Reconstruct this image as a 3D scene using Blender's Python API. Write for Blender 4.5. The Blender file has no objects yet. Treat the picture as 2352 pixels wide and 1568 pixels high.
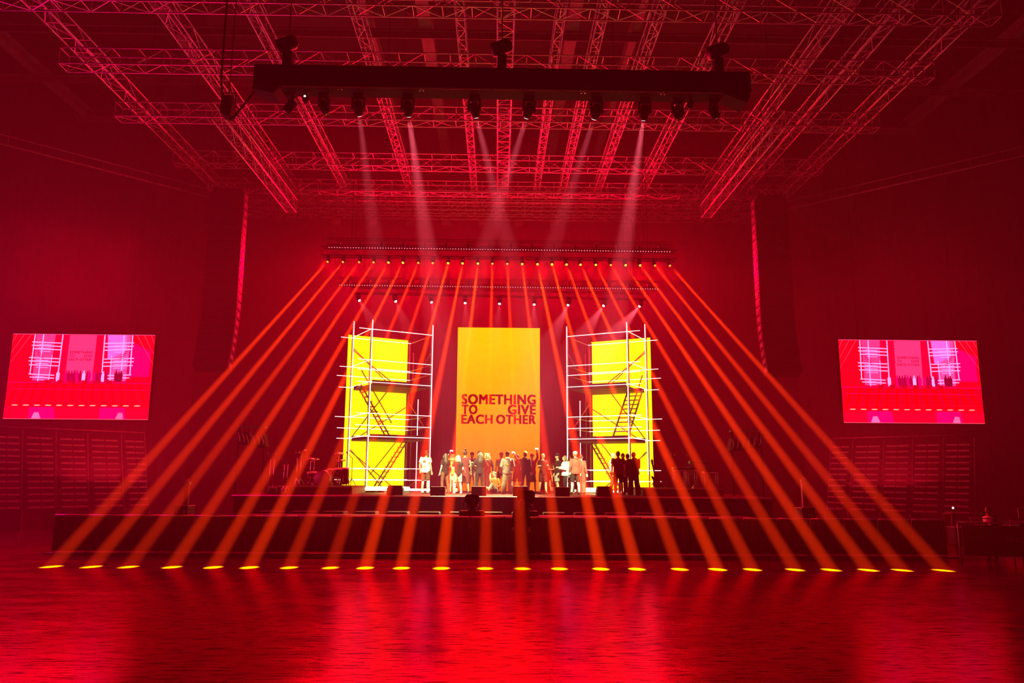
import bpy, math, random
from mathutils import Vector, Matrix, Euler
sc = bpy.context.scene
C = sc.collection
R = math.radians
V = Vector
rnd = random.Random(7)

# ------------------------------------------------------------------ camera
F = 1750.0
CAMZ = 2.45
cam = bpy.data.cameras.new('camera')
co = bpy.data.objects.new('camera', cam)
C.objects.link(co)
cam.sensor_width = 36
cam.lens = 36 * F / 2352
cam.clip_end = 400
CM = Matrix.Rotation(R(-1.03), 4, 'Z') @ Matrix.Rotation(R(99.93), 4, 'X') @ Matrix.Rotation(R(.37), 4, 'Z')
co.matrix_world = Matrix.Translation((0, 0, CAMZ)) @ CM
sc.camera = co

def A(px, py, Y):
    """the point at depth Y seen at pixel (px, py) of the 2352 x 1568 photograph"""
    d = CM.to_3x3() @ V(((px - 1176) / F, -(py - 784) / F, -1))
    t = Y / d.y
    return V((d.x * t, Y, CAMZ + d.z * t))

def AZ(px, py, z):
    d = CM.to_3x3() @ V(((px - 1176) / F, -(py - 784) / F, -1))
    t = (z - CAMZ) / d.z
    return V((d.x * t, d.y * t, z))

# ------------------------------------------------------------------ world, exposure, render options
sc.view_settings.view_transform = 'Standard'
sc.view_settings.look = 'None'
sc.view_settings.gamma = 1
sc.view_settings.use_curve_mapping = False
sc.view_settings.exposure = 0
w = bpy.data.worlds.new('world')
sc.world = w
w.use_nodes = True
w.node_tree.nodes['Background'].inputs[0].default_value = (0, 0, 0, 1)
w.node_tree.nodes['Background'].inputs[1].default_value = 0
sc.cycles.max_bounces = 3
sc.cycles.diffuse_bounces = 1
sc.cycles.glossy_bounces = 2
sc.cycles.volume_bounces = 0
sc.cycles.use_denoising = True
sc.cycles.use_adaptive_sampling = False
sc.cycles.sample_clamp_indirect = 4
sc.cycles.caustics_reflective = False
sc.cycles.caustics_refractive = False
HAZE = .0072
# thin, even stage haze fills the hall
vsc = w.node_tree.nodes.new('ShaderNodeVolumeScatter')
vsc.inputs['Density'].default_value = HAZE
vsc.inputs['Color'].default_value = (1, .10, .4, 1)  # red put into the scatter colour so the lit haze looks redder
w.node_tree.links.new(vsc.outputs[0], w.node_tree.nodes['World Output'].inputs['Volume'])

def light(kind, loc, energy, color, size=.3, to=None, cone=None, blend=.3, parent=None, size_y=None):
    l = bpy.data.lights.new('lamp', kind)
    l.energy = energy
    l.color = color
    if kind == 'AREA':
        l.shape = 'RECTANGLE'
        l.size = size
        l.size_y = size_y or size
    else:
        l.shadow_soft_size = size
    if cone:
        l.spot_size = R(cone)
        l.spot_blend = blend
    o = bpy.data.objects.new('lamp', l)
    C.objects.link(o)
    m = Matrix.Translation(loc)
    if to is not None:
        m = m @ (V(to) - V(loc)).to_track_quat('-Z', 'Y').to_matrix().to_4x4()
    if parent is not None:
        o.parent = parent
        par = parent
        T = Matrix.Identity(4)
        while par is not None:
            T = par.matrix_basis @ T
            par = par.parent
        o.matrix_basis = T.inverted() @ m
    else:
        o.matrix_basis = m
    return o

RED = (1, 0, .025)
# red washes of the stage rig (flown above the stage, aimed down and out), then areas added for the trusses and the screen glow
light('AREA', (0, 42.2, 14.2), 15000, RED, 20, to=(0, 31, 5), size_y=1.2)
light('AREA', (-20, 35, 12), 1350, (1, 0, .04), 5, to=(-14, 26, 4), size_y=4)
light('AREA', (20, 35, 12), 280, (1, 0, .04), 5, to=(14, 26, 4), size_y=4)
light('AREA', (-13.5, 26.5, 2.2), 650, (1, .05, .06), 4, to=(-12.5, 28.5, 17), size_y=2)  # added uplight to brighten the roof trusses, no fixture stands here
light('AREA', (13.5, 26.5, 2.2), 500, (1, .05, .06), 4, to=(12.5, 28.5, 17), size_y=2)  # right-hand twin, likewise added to brighten the trusses
light('AREA', (-24, 31, 6), 2300, (1, 0, .2), 5, to=(-19, 20, 5), size_y=5)  # added magenta area in place of the left video screen's glow

# ------------------------------------------------------------------ materials
def mat(name, col, rough=.6, metal=0, em=None, es=1, spec=.5, sample=True):
    m = bpy.data.materials.new(name)
    m.use_nodes = True
    b = m.node_tree.nodes['Principled BSDF']
    b.inputs['Base Color'].default_value = (*col, 1)
    b.inputs['Roughness'].default_value = rough
    b.inputs['Metallic'].default_value = metal
    b.inputs['Specular IOR Level'].default_value = spec
    if em:
        b.inputs['Emission Color'].default_value = (*em, 1)
        b.inputs['Emission Strength'].default_value = es
        if not sample:
            m.cycles.emission_sampling = 'NONE'
    return m

def noisy(name, c1, c2, scale=(1, 1, 1), rough=.7, bump=0, metal=0, detail=4, rr=None, ns=3, coords='Object'):
    m = mat(name, c1, rough, metal)
    nt = m.node_tree
    N = nt.nodes
    L = nt.links
    b = N['Principled BSDF']
    tc = N.new('ShaderNodeTexCoord')
    mp = N.new('ShaderNodeMapping')
    mp.inputs['Scale'].default_value = scale
    no = N.new('ShaderNodeTexNoise')
    no.inputs['Scale'].default_value = ns
    no.inputs['Detail'].default_value = detail
    cr = N.new('ShaderNodeValToRGB')
    cr.color_ramp.elements[0].position = .35
    cr.color_ramp.elements[1].position = .65
    cr.color_ramp.elements[0].color = (*c1, 1)
    cr.color_ramp.elements[1].color = (*c2, 1)
    L.new(tc.outputs[coords], mp.inputs[0])
    L.new(mp.outputs[0], no.inputs['Vector'])
    L.new(no.outputs[0], cr.inputs[0])
    L.new(cr.outputs[0], b.inputs['Base Color'])
    if rr:
        mr = N.new('ShaderNodeMapRange')
        mr.inputs['From Min'].default_value = .3
        mr.inputs['From Max'].default_value = .7
        mr.inputs['To Min'].default_value = rr[0]
        mr.inputs['To Max'].default_value = rr[1]
        L.new(no.outputs[0], mr.inputs['Value'])
        L.new(mr.outputs[0], b.inputs['Roughness'])
    if bump:
        bp = N.new('ShaderNodeBump')
        bp.inputs['Strength'].default_value = bump
        bp.inputs['Distance'].default_value = .02
        L.new(no.outputs[0], bp.inputs['Height'])
        L.new(bp.outputs[0], b.inputs['Normal'])
    return m

M = {}
M['black'] = noisy('black_paint', (.012, .012, .012), (.02, .018, .018), rough=.45)
M['matte'] = mat('matte_black', (.006, .005, .005), .8, spec=.2)
M['drape'] = noisy('black_drape', (.008, .007, .007), (.02, .018, .018), scale=(3, 3, .15), rough=.95, bump=.6, ns=2)
M['alu'] = noisy('aluminium', (.5, .42, .42), (.7, .62, .62), rough=.42, metal=.6, ns=5)
M['aludim'] = noisy('dull_steel', (.16, .13, .13), (.24, .2, .2), rough=.5, metal=.5, ns=5)
M['beam'] = noisy('painted_beam', (.10, .09, .09), (.15, .13, .13), rough=.7)
M['ceil'] = noisy('roof_sheet', (.02, .018, .018), (.04, .036, .036), scale=(.3, 3, 1), rough=.9)
M['pipe'] = noisy('scaffold_pipe', (.25, .2, .2), (.4, .34, .34), rough=.45, metal=.6)
M['deckply'] = noisy('plywood', (.10, .05, .05), (.18, .10, .10), scale=(1, 6, 1), rough=.7)
M['stage'] = noisy('stage_deck', (.07, .012, .018), (.12, .02, .03), rough=.8, ns=2)
M['stage'].node_tree.nodes['Principled BSDF'].inputs['Specular IOR Level'].default_value = .08
M['fascia'] = noisy('stage_fascia', (.015, .012, .012), (.03, .025, .025), scale=(4, 1, .2), rough=.8, bump=.3)
M['tube'] = mat('light_tube', (.8, .8, .8), .5, em=(1, .72, .74), es=2.2, sample=False)
M['lens'] = mat('lens_orange', (.2, .1, 0), .3, em=(1, .42, .02), es=5, sample=False)
M['lensdim'] = mat('lens_orange_dim', (.2, .1, 0), .3, em=(1, .22, .02), es=2.6, sample=False)
M['lenswhite'] = mat('lens_white', (.8, .8, .8), .3, em=(1, .85, .85), es=9, sample=False)
M['lensoff'] = mat('lens_glass', (.03, .03, .03), .08)
M['led'] = mat('led_dot', (.3, .1, .1), .4, em=(1, .1, .16), es=2.6, sample=False)
M['warm'] = mat('flood_glow', (.8, .8, .4), .4, em=(1, .75, .25), es=14, sample=False)
M['yellow'] = mat('yellow_screen', (.02, .02, .02), .5, em=(1, .57, 0), es=1.75)
M['letter'] = mat('letter_red', (.02, .0, .0), .5, em=(1, 0, .01), es=.42, sample=False)
M['phone'] = mat('phone_glow', (.2, .2, .2), .2, em=(1, .9, .8), es=5, sample=False)
M['alight'] = mat('work_light', (.2, .2, .2), .2, em=(.9, .8, 1), es=6, sample=False)
M['cymbal'] = mat('cymbal_brass', (.85, .6, .3), .25, 1)
M['drumshell'] = mat('drum_shell', (.12, .02, .02), .25)
M['drumskin'] = mat('drum_skin', (.5, .3, .3), .5)
M['chrome'] = mat('chrome', (.8, .75, .75), .2, 1)
M['case'] = noisy('flight_case', (.02, .018, .02), (.035, .03, .03), rough=.5)
M['keys'] = mat('white_keys', (.7, .7, .7), .4)
M['guitar'] = mat('guitar_body', (.06, .01, .01), .25)
M['seat'] = noisy('seat_plastic', (.26, .15, .18), (.4, .26, .3), rough=.6, ns=8)
M['banner'] = noisy('banner_cloth', (.09, .015, .03), (.13, .02, .04), rough=.8)
M['bannertext'] = mat('banner_print', (.9, .15, .3), .7)
M['vest'] = mat('reflective_vest', (.9, .5, .45), .5)
M['fabric'] = noisy('barrier_cover', (.09, .018, .028), (.16, .04, .055), scale=(6, 6, .3), rough=.85, bump=.7, ns=2)

# floor: worn concrete, glossy with long dirty scuffs
fl = mat('arena_floor', (.1, .02, .02), .25)
nt = fl.node_tree
N, L = nt.nodes, nt.links
b = N['Principled BSDF']
tc = N.new('ShaderNodeTexCoord')
def nz(scale, ns, detail=5, rough=.6):
    mp = N.new('ShaderNodeMapping')
    mp.inputs['Scale'].default_value = scale
    n = N.new('ShaderNodeTexNoise')
    n.inputs['Scale'].default_value = ns
    n.inputs['Detail'].default_value = detail
    n.inputs['Roughness'].default_value = rough
    L.new(tc.outputs['Object'], mp.inputs[0])
    L.new(mp.outputs[0], n.inputs['Vector'])
    return n
n1 = nz((.35, 1.6, 1), 1.3)
n2 = nz((.8, 5, 1), 3.0, 8, .7)
cr = N.new('ShaderNodeValToRGB')
cr.color_ramp.elements[0].position = .4
cr.color_ramp.elements[0].color = (.05, .045, .035, 1)
cr.color_ramp.elements[1].position = .58
cr.color_ramp.elements[1].color = (.14, .13, .09, 1)
L.new(n2.outputs[0], cr.inputs[0])
L.new(cr.outputs[0], b.inputs['Base Color'])
mr = N.new('ShaderNodeMapRange')
mr.inputs['From Min'].default_value = .3
mr.inputs['From Max'].default_value = .7
mr.inputs['To Min'].default_value = .12
mr.inputs['To Max'].default_value = .2
L.new(n1.outputs[0], mr.inputs['Value'])
L.new(mr.outputs[0], b.inputs['Roughness'])
bp = N.new('ShaderNodeBump')
bp.inputs['Strength'].default_value = .15
bp.inputs['Distance'].default_value = .01
L.new(n2.outputs[0], bp.inputs['Height'])
# reflections reddened through the gloss colour: a diffuse coat under a red-tinted gloss that grows towards grazing angles
N.remove(b)
df = N.new('ShaderNodeBsdfDiffuse')
gl = N.new('ShaderNodeBsdfGlossy')
gl.inputs['Color'].default_value = (1, .012, .2, 1)
fr = N.new('ShaderNodeFresnel')
fr.inputs['IOR'].default_value = 1.75
dirt = N.new('ShaderNodeMapRange')
dirt.inputs['From Min'].default_value = .38
dirt.inputs['From Max'].default_value = .5
dirt.inputs['To Min'].default_value = .25
dirt.inputs['To Max'].default_value = 1.0
L.new(n2.outputs[0], dirt.inputs['Value'])
mu = N.new('ShaderNodeMath')
mu.operation = 'MULTIPLY'
L.new(fr.outputs[0], mu.inputs[0])
L.new(dirt.outputs[0], mu.inputs[1])
mx = N.new('ShaderNodeMixShader')
mu2 = N.new('ShaderNodeMath')
mu2.operation = 'MULTIPLY'
mu2.use_clamp = True
mu2.inputs[1].default_value = 1.5
L.new(mu.outputs[0], mu2.inputs[0])
L.new(mu2.outputs[0], mx.inputs[0])
L.new(df.outputs[0], mx.inputs[1])
L.new(gl.outputs[0], mx.inputs[2])
L.new(cr.outputs[0], df.inputs['Color'])
L.new(mr.outputs[0], gl.inputs['Roughness'])
L.new(bp.outputs[0], gl.inputs['Normal'])
L.new(bp.outputs[0], fr.inputs['Normal'])
L.new(mx.outputs[0], N['Material Output'].inputs['Surface'])
M['floor'] = fl

# ------------------------------------------------------------------ mesh helpers
class MB:
    def __init__(s):
        s.v = []; s.f = []; s.smooth = []
    def add(s, vs, fs, sm=False):
        k = len(s.v)
        s.v += [tuple(v) for v in vs]
        s.f += [tuple(i + k for i in f) for f in fs]
        s.smooth += [sm] * len(fs)
        return s
    def box(s, x0, x1, y0, y1, z0, z1, m=None):
        vs = [V((x, y, z)) for x in (x0, x1) for y in (y0, y1) for z in (z0, z1)]
        if m is not None:
            vs = [m @ v for v in vs]
        return s.add(vs, [(0, 1, 3, 2), (4, 6, 7, 5), (0, 4, 5, 1), (2, 3, 7, 6), (0, 2, 6, 4), (1, 5, 7, 3)])
    def chamfer(s, x0, x1, y0, y1, z0, z1, c, m=None):
        """box with its four vertical-plane corners cut (profile in xz), extruded along y"""
        pr = [(x0 + c, z0), (x1 - c, z0), (x1, z0 + c), (x1, z1 - c), (x1 - c, z1), (x0 + c, z1), (x0, z1 - c), (x0, z0 + c)]
        return s.prism(pr, y0, y1, m)
    def prism(s, pr, y0, y1, m=None):
        n = len(pr)
        vs = [V((x, y0, z)) for x, z in pr] + [V((x, y1, z)) for x, z in pr]
        if m is not None:
            vs = [m @ v for v in vs]
        fs = [tuple(range(n)), tuple(range(2 * n - 1, n - 1, -1))] + [(i, i + n, (i + 1) % n + n, (i + 1) % n) for i in range(n)]
        return s.add(vs, fs)
    def bar(s, p, q, r, n=6, r2=None, cap=True):
        p, q = V(p), V(q)
        d = (q - p)
        if d.length < 1e-6:
            return s
        d.normalize()
        a = d.orthogonal().normalized()
        c = d.cross(a)
        r2 = r if r2 is None else r2
        vs = []
        for P, rr in ((p, r), (q, r2)):
            for i in range(n):
                t = 2 * math.pi * i / n
                vs.append(P + a * math.cos(t) * rr + c * math.sin(t) * rr)
        fs = [(i, (i + 1) % n, (i + 1) % n + n, i + n) for i in range(n)]
        s.add(vs, fs, n > 5)
        if cap:
            k = len(s.v) - 2 * n
            s.f += [tuple(range(k + n - 1, k - 1, -1)), tuple(range(k + n, k + 2 * n))]
            s.smooth += [False, False]
        return s
    def path(s, pts, r, n=6):
        rr = r if isinstance(r, (list, tuple)) else [r] * len(pts)
        rings(s, [(V(p), None, a, a) for p, a in zip(pts, rr)], n)
        return s
    def ball(s, c, rx, ry=None, rz=None, n=12, m=8, rot=None):
        ry = rx if ry is None else ry
        rz = rx if rz is None else rz
        vs = [V((0, 0, -rz))]
        for j in range(1, m):
            t = math.pi * j / m - math.pi / 2
            for i in range(n):
                u = 2 * math.pi * i / n
                vs.append(V((rx * math.cos(t) * math.cos(u), ry * math.cos(t) * math.sin(u), rz * math.sin(t))))
        vs.append(V((0, 0, rz)))
        fs = [(0, 1 + (i + 1) % n, 1 + i) for i in range(n)]
        for j in range(m - 2):
            for i in range(n):
                a = 1 + j * n + i; b_ = 1 + j * n + (i + 1) % n
                fs.append((a, b_, b_ + n, a + n))
        k = 1 + (m - 2) * n
        fs += [(k + i, k + (i + 1) % n, len(vs) - 1) for i in range(n)]
        if rot is not None:
            vs = [rot @ v for v in vs]
        return s.add([V(c) + v for v in vs], fs, True)
    def lathe(s, prof, n=16, m=None):
        """prof: (r, z) from bottom to top, axis z"""
        vs = []
        for r_, z in prof:
            for i in range(n):
                t = 2 * math.pi * i / n
                vs.append(V((r_ * math.cos(t), r_ * math.sin(t), z)))
        if m is not None:
            vs = [m @ v for v in vs]
        fs = []
        for j in range(len(prof) - 1):
            for i in range(n):
                fs.append((j * n + i, j * n + (i + 1) % n, (j + 1) * n + (i + 1) % n, (j + 1) * n + i))
        fs.append(tuple(range(n - 1, -1, -1)))
        fs.append(tuple(range((len(prof) - 1) * n, len(prof) * n)))
        return s.add(vs, fs, True)
    def build(s, name, m, parent=None, world=False):
        me = bpy.data.meshes.new(name)
        me.from_pydata(s.v, [], s.f)
        me.polygons.foreach_set('use_smooth', s.smooth)
        me.materials.append(m)
        me.update()
        o = bpy.data.objects.new(name, me)
        C.objects.link(o)
        if parent is not None:
            o.parent = parent
            if world:
                o.matrix_basis = world_of(parent).inverted()
        return o

def world_of(o):
    T = o.matrix_basis.copy()
    while o.parent is not None:
        o = o.parent
        T = o.matrix_basis @ T
    return T

def rings(mb, rs, n=10, cap=True):
    """loft through rings (centre, axis-or-None, ra, rb)"""
    vs = []
    prev = None
    for k, (c, ax, ra, rb) in enumerate(rs):
        if ax is None:
            a = rs[max(k - 1, 0)][0]; b_ = rs[min(k + 1, len(rs) - 1)][0]
            d = (b_ - a).normalized()
        else:
            d = V(ax).normalized()
        if prev is None:
            u = V((1, 0, 0)) - d * d.x
            if u.length < .2:
                u = V((0, 1, 0)) - d * d.y
            u.normalize()
        else:
            u = (prev - d * prev.dot(d)).normalized()
        prev = u
        v = d.cross(u)
        for i in range(n):
            t = 2 * math.pi * i / n
            vs.append(c + u * math.cos(t) * ra + v * math.sin(t) * rb)
    fs = []
    for j in range(len(rs) - 1):
        for i in range(n):
            fs.append((j * n + i, j * n + (i + 1) % n, (j + 1) * n + (i + 1) % n, (j + 1) * n + i))
    if cap:
        fs.append(tuple(range(n - 1, -1, -1)))
        fs.append(tuple(range((len(rs) - 1) * n, len(rs) * n)))
    mb.add(vs, fs, True)

def tag(o, label=None, cat=None, group=None, kind=None):
    if label: o['label'] = label
    if cat: o['category'] = cat
    if group: o['group'] = group
    if kind: o['kind'] = kind
    return o

def thing(name, label, cat, loc=(0, 0, 0), rot=(0, 0, 0), group=None):
    o = bpy.data.objects.new(name, None)
    C.objects.link(o)
    o.empty_display_size = .1
    o.location = loc
    o.rotation_euler = rot
    return tag(o, label, cat, group)

def dup(o, parent=None):
    c = o.copy()
    C.objects.link(c)
    c.parent = parent
    for ch in list(o.children):
        dup(ch, c)
    return c

def struct(name, mb, m):
    return tag(mb.build(name, m), kind='structure')

ORD = ['first', 'second', 'third', 'fourth', 'fifth', 'sixth', 'seventh', 'eighth', 'ninth', 'tenth', 'eleventh', 'twelfth',
       'thirteenth', 'fourteenth', 'fifteenth', 'sixteenth', 'seventeenth', 'eighteenth', 'nineteenth', 'twentieth',
       'twenty-first', 'twenty-second', 'twenty-third', 'twenty-fourth', 'twenty-fifth', 'twenty-sixth', 'twenty-seventh', 'twenty-eighth']
def nth(i, n):
    """position in a row counted from the nearer end"""
    if n % 2 and i == n // 2:
        return 'middle one'
    if i < n / 2:
        return ('leftmost' if i == 0 else ORD[i] + ' from the left')
    j = n - 1 - i
    return ('rightmost' if j == 0 else ORD[j] + ' from the right')

def text_mesh(body, mname, m, x0, x1, z0, z1, y, parent, name='lettering', bold=.05, depth=.004):
    """words fitted into the rectangle x0..x1, z0..z1 on the plane y, facing -y"""
    cu = bpy.data.curves.new(mname, 'FONT')
    cu.body = body
    cu.size = 1
    cu.space_character = 1.0 + bold * 2.2
    cu.extrude = 0
    cu.resolution_u = 4
    to = bpy.data.objects.new(mname, cu)
    C.objects.link(to)
    m0 = bpy.data.meshes.new_from_object(to.evaluated_get(bpy.context.evaluated_depsgraph_get()))
    bpy.data.objects.remove(to)
    mb = MB()
    for ox in (-bold, -bold / 3, bold / 3, bold):
        for oy in (-bold * .5, bold * .5):
            mb.add([v.co + V((ox, oy, 0)) for v in m0.vertices], [tuple(p.vertices) for p in m0.polygons])
    me = bpy.data.meshes.new(mname)
    me.from_pydata(mb.v, [], mb.f)
    xs = [v.co.x for v in me.vertices]; ys = [v.co.y for v in me.vertices]
    a, b_, c, d = min(xs), max(xs), min(ys), max(ys)
    for v in me.vertices:
        v.co = V((x0 + (v.co.x - a) / (b_ - a) * (x1 - x0), y, z0 + (v.co.y - c) / (d - c) * (z1 - z0)))
    me.materials.clear()
    me.materials.append(m)
    o = bpy.data.objects.new(name, me)
    C.objects.link(o)
    o.parent = parent
    return o

# ------------------------------------------------------------------ the hall
struct('floor', MB().box(-45, 45, -6, 48, -.3, 0), M['floor'])
struct('ceiling', MB().box(-45, 45, -6, 48, 23, 23.4), M['ceil'])
struct('wall_back', MB().box(-17.5, 17.5, 43, 43.4, 0, 23), M['drape'])
def slab(p, q, t, z0, z1):
    p, q = V((*p, 0)), V((*q, 0))
    d = (q - p).normalized()
    n = V((-d.y, d.x, 0)) * t
    vs = []
    for z in (z0, z1):
        vs += [p + V((0, 0, z)), q + V((0, 0, z)), q + n + V((0, 0, z)), p + n + V((0, 0, z))]
    return MB().add(vs, [(0, 3, 2, 1), (4, 5, 6, 7), (0, 1, 5, 4), (1, 2, 6, 5), (2, 3, 7, 6), (3, 0, 4, 7)])
struct('wall_left', slab((-44, 17), (-17, 43.2), .4, 0, 23), M['drape'])
struct('wall_right', slab((17, 43.2), (44, 17), .4, 0, 23), M['drape'])
# rails running along the head of the side drapes
for i, (sx, a, b_, a2, b2) in enumerate(((-1, (-30, 27.4), (-16, 40.4), 17.45, 17.45), (1, (30, 28.6), (16.2, 41.3), 17.45, 17.45))):
    p, q = V((*a, 17.45)), V((*b_, 17.45))
    mb = MB().bar(p, q, .05, 6).bar(p + V((0, 0, .45)), q + V((0, 0, .45)), .035, 6)
    for k in range(15):
        c = p.lerp(q, k / 14)
        mb.bar(c, c + V((0, 0, .45)), .02, 4)
    struct('trim_%d' % (i + 1), mb, M['aludim'])
# roof beams
k = 3
for x, wd in ((-5.6, .16), (-3.2, .26), (3.0, .26), (5.7, .16), (-14, .18), (14, .18), (-22, .18), (22, .18)):
    mb = MB().box(x - wd, x + wd, 10, 42.8, 21.0, 21.06).box(x - wd, x + wd, 10, 42.8, 21.5, 21.55).box(x - .02, x + .02, 10, 42.8, 21.06, 21.5)
    struct('trim_%d' % k, mb, M['beam']); k += 1
for y in (25, 29.6, 33.8, 38):
    mb = MB().box(-30, 30, y - .1, y + .1, 20.9, 20.98).box(-30, 30, y - .02, y + .02, 20.6, 20.9)
    struct('trim_%d' % k, mb, M['beam']); k += 1

# ------------------------------------------------------------------ roof trusses
def truss(p, q, wd, ht, label, group, name='roof_truss', panel=.95, rc=.027, rb=.014, m=None, z_up=True):
    """box truss between p and q (centre of its lower face)"""
    p, q = V(p), V(q)
    Ln = (q - p).length
    t = thing(name, label, 'truss', p, group=group)
    d = (q - p).normalized()
    s = d.cross(V((0, 0, 1))).normalized() * wd / 2
    up = V((0, 0, ht))
    m = m or M['alu']
    o = V((0, 0, 0))
    cs = [-s, s, s + up, -s + up]
    for c in cs:
        MB().bar(o + c, o + c + d * Ln, rc, 6).build('chord', m, t)
    n = max(1, round(Ln / panel))
    mb = MB()
    for i in range(n + 1):
        x0 = d * (Ln * i / n)
        for a, b_ in ((0, 1), (1, 2), (2, 3), (3, 0)):
            mb.bar(x0 + cs[a], x0 + cs[b_], rb, 4, cap=False)
        if i < n:
            x1 = d * (Ln * (i + 1) / n)
            e = i % 2
            for a, b_ in ((0, 1), (1, 2), (3, 0)):
                a, b_ = (a, b_) if e else (b_, a)
                mb.bar(x0 + cs[a], x1 + cs[b_], rb, 4, cap=False)
    mb.build('bracing', m, t)
    if name != 'roof_truss' or abs(p.z - 17) < .1:
        zt = 23.05
        for f_ in ((.08, .92) if Ln < 20 else (.1, .37, .63, .9)):
            c = d * (Ln * f_)
            MB().bar(c + V((0, 0, ht)), c + V((0, 0, zt - (p.z + c.z))), .012, 5).build('hanging_cable', M['matte'], t)
    return t

cross = [(22.2, 16.0), (26.0, 16.0), (30.1, 16.0), (34.9, 15.6), (38.3, 15.2), (39.7, 15), (41.0, 14.8), (42.0, 14.6)]
cn = ['nearest of eight, along the picture top', 'second nearest, just above the black lighting bar', 'third nearest, seen just below the black lighting bar',
      'fourth nearest, behind the white beams', 'fifth nearest of eight', 'third from the back wall', 'second from the back wall', 'last one, nearest the back wall']
for (y, hx), l in zip(cross, cn):
    truss((-hx, y, 17.0), (hx, y, 17.0), .62, .62, 'box truss across the roof, ' + l, 'roof trusses running across')
dx = [(-15.4, .55, .03), (-11.3, .55, .03), (-8.4, .35, .03), (-4.9, .35, .02), (-1.4, .3, .02), (.15, .57, .035), (2.0, .3, .02), (3.4, .32, .025),
      (5.3, .35, .025), (7.7, .45, .03), (11.3, .6, .03), (13.2, .5, .03), (15.7, .55, .03)]
for i, (x, wd, rc) in enumerate(dx):
    l = 'wide ladder-like one above the centre screen' if i == 5 else nth(i, len(dx))
    truss((x, 19.5, 17.645), (x, 42, 17.645), wd, .5, 'truss running front to back under the roof, ' + l, 'roof trusses running front to back', panel=.6 if wd < .36 or i == 5 else .95, rc=rc)
# lower side trusses with hanging lattice on both sides
for i, (x0, y0, x1, y1) in enumerate(((-10.9, 27.7, -10.9, 38.3), (10.9, 27.7, 10.9, 38.3))):
    sd = 'left' if x0 < 0 else 'right'
    truss((x0, y0, 15.9), (x1, y1, 15.9), .5, .7, 'lower hung truss below the roof grid on the %s side' % sd, 'lower hung trusses', name='hung_truss', panel=.7)

# ------------------------------------------------------------------ front lighting bar, nearest the camera
a, b_ = A(590, 190, 20), A(1716, 197, 20)
bz = (a.z + b_.z) / 2
bx0, bx1 = a.x, b_.x
bar = thing('lighting_bar', 'long black covered lighting bar hung across the hall above the stage front', 'lighting bar', ((bx0 + bx1) / 2, 20, bz - .3))
hw = (bx1 - bx0) / 2
mb = MB()
mb.chamfer(-hw, hw, -.32, .32, 0, .62, .03)
mb.build('cover', M['matte'], bar)
for q_, pr_ in ((-1, [(-.4, 0), (.35, 0), (.35, -.02), (.2, -.22), (-.4, -.1)]), (1, [(-.35, 0), (.35, 0), (.35, -.1), (.25, -.3), (-.35, -.05)])):
    t = thing('cable_box', 'black slanted box under the %s end of the long lighting bar' % ('left' if q_ < 0 else 'right'), 'box', ((bx0 + bx1) / 2 + q_ * (hw - .38), 20, bz - .302))
    MB().prism(pr_, -.3, .3).build('shell', M['matte'], t)
    MB().bar((-.2, -.31, -.06), (.1, -.31, -.06), .015, 5).build('handle', M['matte'], t)
MB().bar((-hw + .8, -.3, -.03), (hw - .8, -.3, -.03), .015, 5).build('lower_rail', M['alu'], bar)
# three chain hoists on the bar
for px, l in ((662, 'left'), (1153, 'middle'), (1648, 'right')):
    x = A(px, 130, 20).x
    t = thing('chain_hoist', 'dark chain hoist above the long black lighting bar, %s of three' % l, 'hoist', (x, 20, bz + .32), group='hoists on the lighting bar')
    MB().box(-.13, .13, -.12, .12, 0, .55).build('bracket', M['matte'], t)
    m_ = Matrix.Translation((-.02, -.1, .75)) @ Matrix.Rotation(R(70), 4, 'Y')
    MB().lathe([(.16, -.3), (.2, -.26), (.2, .2), (.16, .27)], 14, m_).build('motor', M['black'], t)
    MB().lathe([(.13, .275), (.13, .3)], 14, m_).build('motor_plate', M['aludim'], t)
    MB().bar((0, 0, .8), (0, 0, 23.02 - bz - .32), .02, 5).build('chain', M['aludim'], t)
# cable drooping off the left end
p0 = A(592, 200, 20); p1 = A(530, 268, 20.6)
pts = [p0.lerp(p1, i / 12) + V((-.25 * math.sin(math.pi * i / 12), 0, -.45 * math.sin(math.pi * i / 12))) for i in range(13)]
pts += [A(518, 262, 20.6), A(512, 235, 20.8), A(508, 180, 21), V((A(508, 180, 21).x, 21, 17.8))]
tag(MB().path(pts, .035, 6).build('power_cable', M['matte']), 'thick black cable drooping off the left end of the lighting bar', 'cable')
t = thing('hung_loudspeaker', 'small black box with yoke hung left of the lighting bar, cable looped round it', 'loudspeaker', A(523, 268, 21.2))
MB().chamfer(-.16, .16, -.2, .2, 0, .6, .04).build('cabinet', M['matte'], t)
MB().bar((-.2, 0, .3), (-.2, 0, .75), .02, 5).bar((.2, 0, .3), (.2, 0, .75), .02, 5).bar((-.2, 0, .75), (.2, 0, .75), .02, 5).bar((0, 0, .75), (0, 0, 23.02 - A(523, 268, 21.2).z), .015, 5).build('yoke', M['matte'], t)

# ------------------------------------------------------------------ moving heads
def beam(h, lp, q, energy, color, r0, cone, blend):
    """the spot lamp inside a head; the hall's haze shows its beam"""
    light('SPOT', lp, energy, color, r0, to=q, cone=cone, blend=blend, parent=h)

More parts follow.
